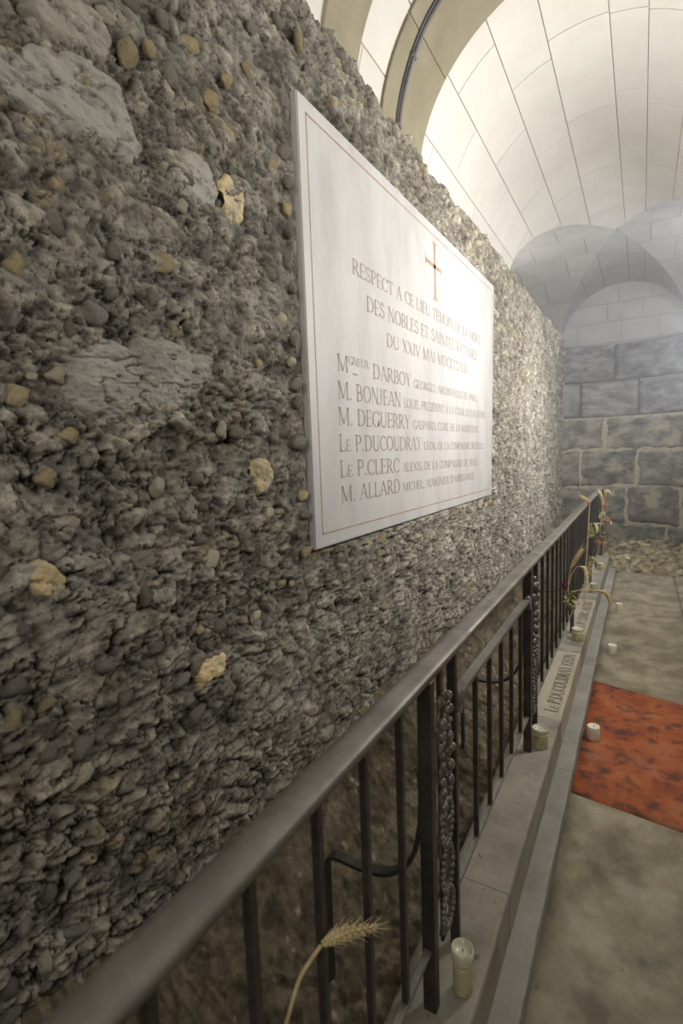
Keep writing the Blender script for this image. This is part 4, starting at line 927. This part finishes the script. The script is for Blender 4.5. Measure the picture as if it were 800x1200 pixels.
# ------------------------------------------------------------------ end wall : concave, big dark blocks
EYc = 8.32; ESAG = 0.30
endw = empty('wall_end', (VX, EYc, 0)); EO = np.array(endw.location); tag(endw, 'concave far wall of large dark weathered stone blocks with pale mortar', kind='structure')
def ey(x): return EYc-ESAG*min(((x+0.3)/0.78)**2, 1.4)
def u2x(u, v): return at(u, v, 1, 8.25)[0]
courses = [(2.86, 2.36, [720], 'ashlar'), (2.36, 1.86, [680, 748], 'ashlar'), (1.86, 1.40, [707], 'ashlar_low'), (1.40, 0.89, [680, 746], 'ashlar_low'),
           (0.89, 0.36, [733, 797], 'ashlar_low'), (0.36, 0.02, [702, 780], 'ashlar_low')]
XW0, XW1 = -1.45, 0.72
rr = random.Random(3)
for ci, (z1, z0, us, mm) in enumerate(courses):
    vmid = {0: 425, 1: 468, 2: 508, 3: 549, 4: 592, 5: 632}[ci]
    xs_ = [XW0]+[u2x(u, vmid) for u in us]+[XW1]
    if ci == 0: xs_ = [XW0, xs_[1], XW1]
    gp_ = 0.008 if ci < 2 else 0.015
    for k in range(len(xs_)-1):
        x0, x1 = xs_[k]+gp_, xs_[k+1]-gp_; za, zb = z0+gp_*0.8, z1-gp_*0.8
        if ci == 2 and k == 0: blk = 'ashlar_low'
        nx_, nz_ = 26, 12; a = np.linspace(0, 1, nx_); b_ = np.linspace(0, 1, nz_); A, B = np.meshgrid(a, b_, indexing='ij')
        sd = ci*7+k
        X_ = x0+(x1-x0)*A; Z_ = za+(zb-za)*B
        ea = np.minimum(A, 1-A)*(x1-x0); eb = np.minimum(B, 1-B)*(zb-za); ed = np.minimum(ea, eb)
        dip = 0.020*np.clip(1-ed/0.035, 0, 1)**2
        rg = 0.008 if ci < 2 else 0.022
        Y_ = np.vectorize(ey)(X_)+dip-rg*fbm(X_*7+sd, Z_*9, 131, 4)-rr.uniform(0, 0.012)
        wob = 0.030 if ci >= 2 else 0.006
        X2 = X_+(np.abs(A-0.5) > 0.46)*wob*fbm(Z_*14, X_*0+sd, 133, 3); Z2 = Z_+(np.abs(B-0.5) > 0.44)*wob*fbm(X_*12, Z_*0+sd, 134, 3)
        P = np.stack([X2, Y_, Z2], -1); Q = np.zeros((nx_+2, nz_+2, 3)); Q[1:-1, 1:-1] = P; Q[0, 1:-1] = P[0]+[0, .09, 0]; Q[-1, 1:-1] = P[-1]+[0, .09, 0]
        Q[1:-1, 0] = P[:, 0]+[0, .09, 0]; Q[1:-1, -1] = P[:, -1]+[0, .09, 0]; Q[0, 0] = Q[1, 0]; Q[0, -1] = Q[1, -1]; Q[-1, 0] = Q[-2, 0]; Q[-1, -1] = Q[-2, -1]
        link('stone_block', gridmesh('stone_block', Q-EO), M[mm], endw)
def ebacking(z0, z1, m, off, name):
    xs_ = np.linspace(XW0-.1, XW1+.1, 60); zz = np.linspace(z0, z1, 40); A, B = np.meshgrid(xs_, zz, indexing='ij')
    Y_ = np.vectorize(ey)(A)+off-0.007*fbm(A*16, B*16, 141, 3)
    P = np.stack([A, Y_, B], -1); P = np.concatenate([P, (P[:, -1:]+[0, .8, 0])], 1); link(name, gridmesh(name, P-EO), M[m], endw)
ebacking(1.86, 2.84, 'dark_mortar', 0.018, 'mortar_bed'); ebacking(-0.1, 1.87, 'mortar', 0.014, 'mortar_bed')
# mason's mark scratched on the second course
mk = MB()
def mline(p, q, w=0.010):
    a = at(*p, 1, 8.2); b_ = at(*q, 1, 8.2); a[1] = ey(a[0])-0.012; b_[1] = ey(b_[0])-0.012; a -= EO; b_ -= EO; dv = np.array([b_[0]-a[0], 0, b_[2]-a[2]]); dv /= np.linalg.norm(dv); nn = np.array([-dv[2], 0, dv[0]])*w/2
    mk.add([a+nn, a-nn, b_-nn, b_+nn], [(0, 1, 2, 3)])
for p, q in (((721, 462), (742, 461)), ((721, 462), (718, 470)), ((723, 469), (726, 474)), ((726, 474), (731, 463)), ((729, 463), (733, 470)), ((733, 470), (737, 463)), ((742, 462), (744, 468)), ((737, 463), (741, 469))): mline(p, q)
mk.build('mason_mark', M['carved'], endw)

# ------------------------------------------------------------------ remaining shell
def shell(name, x0, x1, y0, y1, z0, z1, m, label):
    cx, cy_, cz_ = (x0+x1)/2, (y0+y1)/2, z0; mb = MB(); mb.box(x0-cx, x1-cx, y0-cy_, y1-cy_, 0, z1-z0); o = mb.build(name, M[m]); o.location = (cx, cy_, cz_); tag(o, label, kind='structure')
shell('wall_right', 0.62, 0.80, -1.6, 8.9, -0.1, VZ, 'plaster', 'plain plastered wall along the right of the passage')
shell('wall_right_ledge', 0.62, XR+0.1, 5.4, YL+0.1, VZ-0.06, VZ-0.01, 'plaster', 'flat ledge above the right wall under the side vault')
shell('wall_left_ledge', XL-0.1, -1.22, 5.4, YL+0.1, VZ-0.06, VZ-0.01, 'plaster', 'flat ledge at the left under the side vault')
shell('wall_behind', -1.36, -1.21, -1.6, 9.5, -0.1, VZ, 'plaster', 'plastered wall just behind the rubble wall')
shell('wall_back', -1.4, 0.8, -1.75, -1.6, -0.1, VZ+1.0, 'plaster', 'plastered wall behind the viewpoint closing the passage')

# ------------------------------------------------------------------ haze hanging in the far half of the passage
hz = bpy.data.materials.new('haze'); hz.use_nodes = True; N = hz.node_tree.nodes; N.clear()
ou = N.new('ShaderNodeOutputMaterial'); vo = N.new('ShaderNodeVolumePrincipled') if False else N.new('ShaderNodeVolumeScatter')
vo.inputs['Color'].default_value = (0.86, 0.90, 1.0, 1); vo.inputs['Density'].default_value = 0.036; vo.inputs['Anisotropy'].default_value = 0.2
hz.node_tree.links.new(vo.outputs[0], ou.inputs['Volume'])
mb = MB(); mb.box(-1.205, 0.615, 2.6, 8.9, 0.25, 3.98); ho = mb.build('haze', hz); tag(ho, 'faint bluish haze hanging in the far half of the passage', 'haze', kind='stuff')
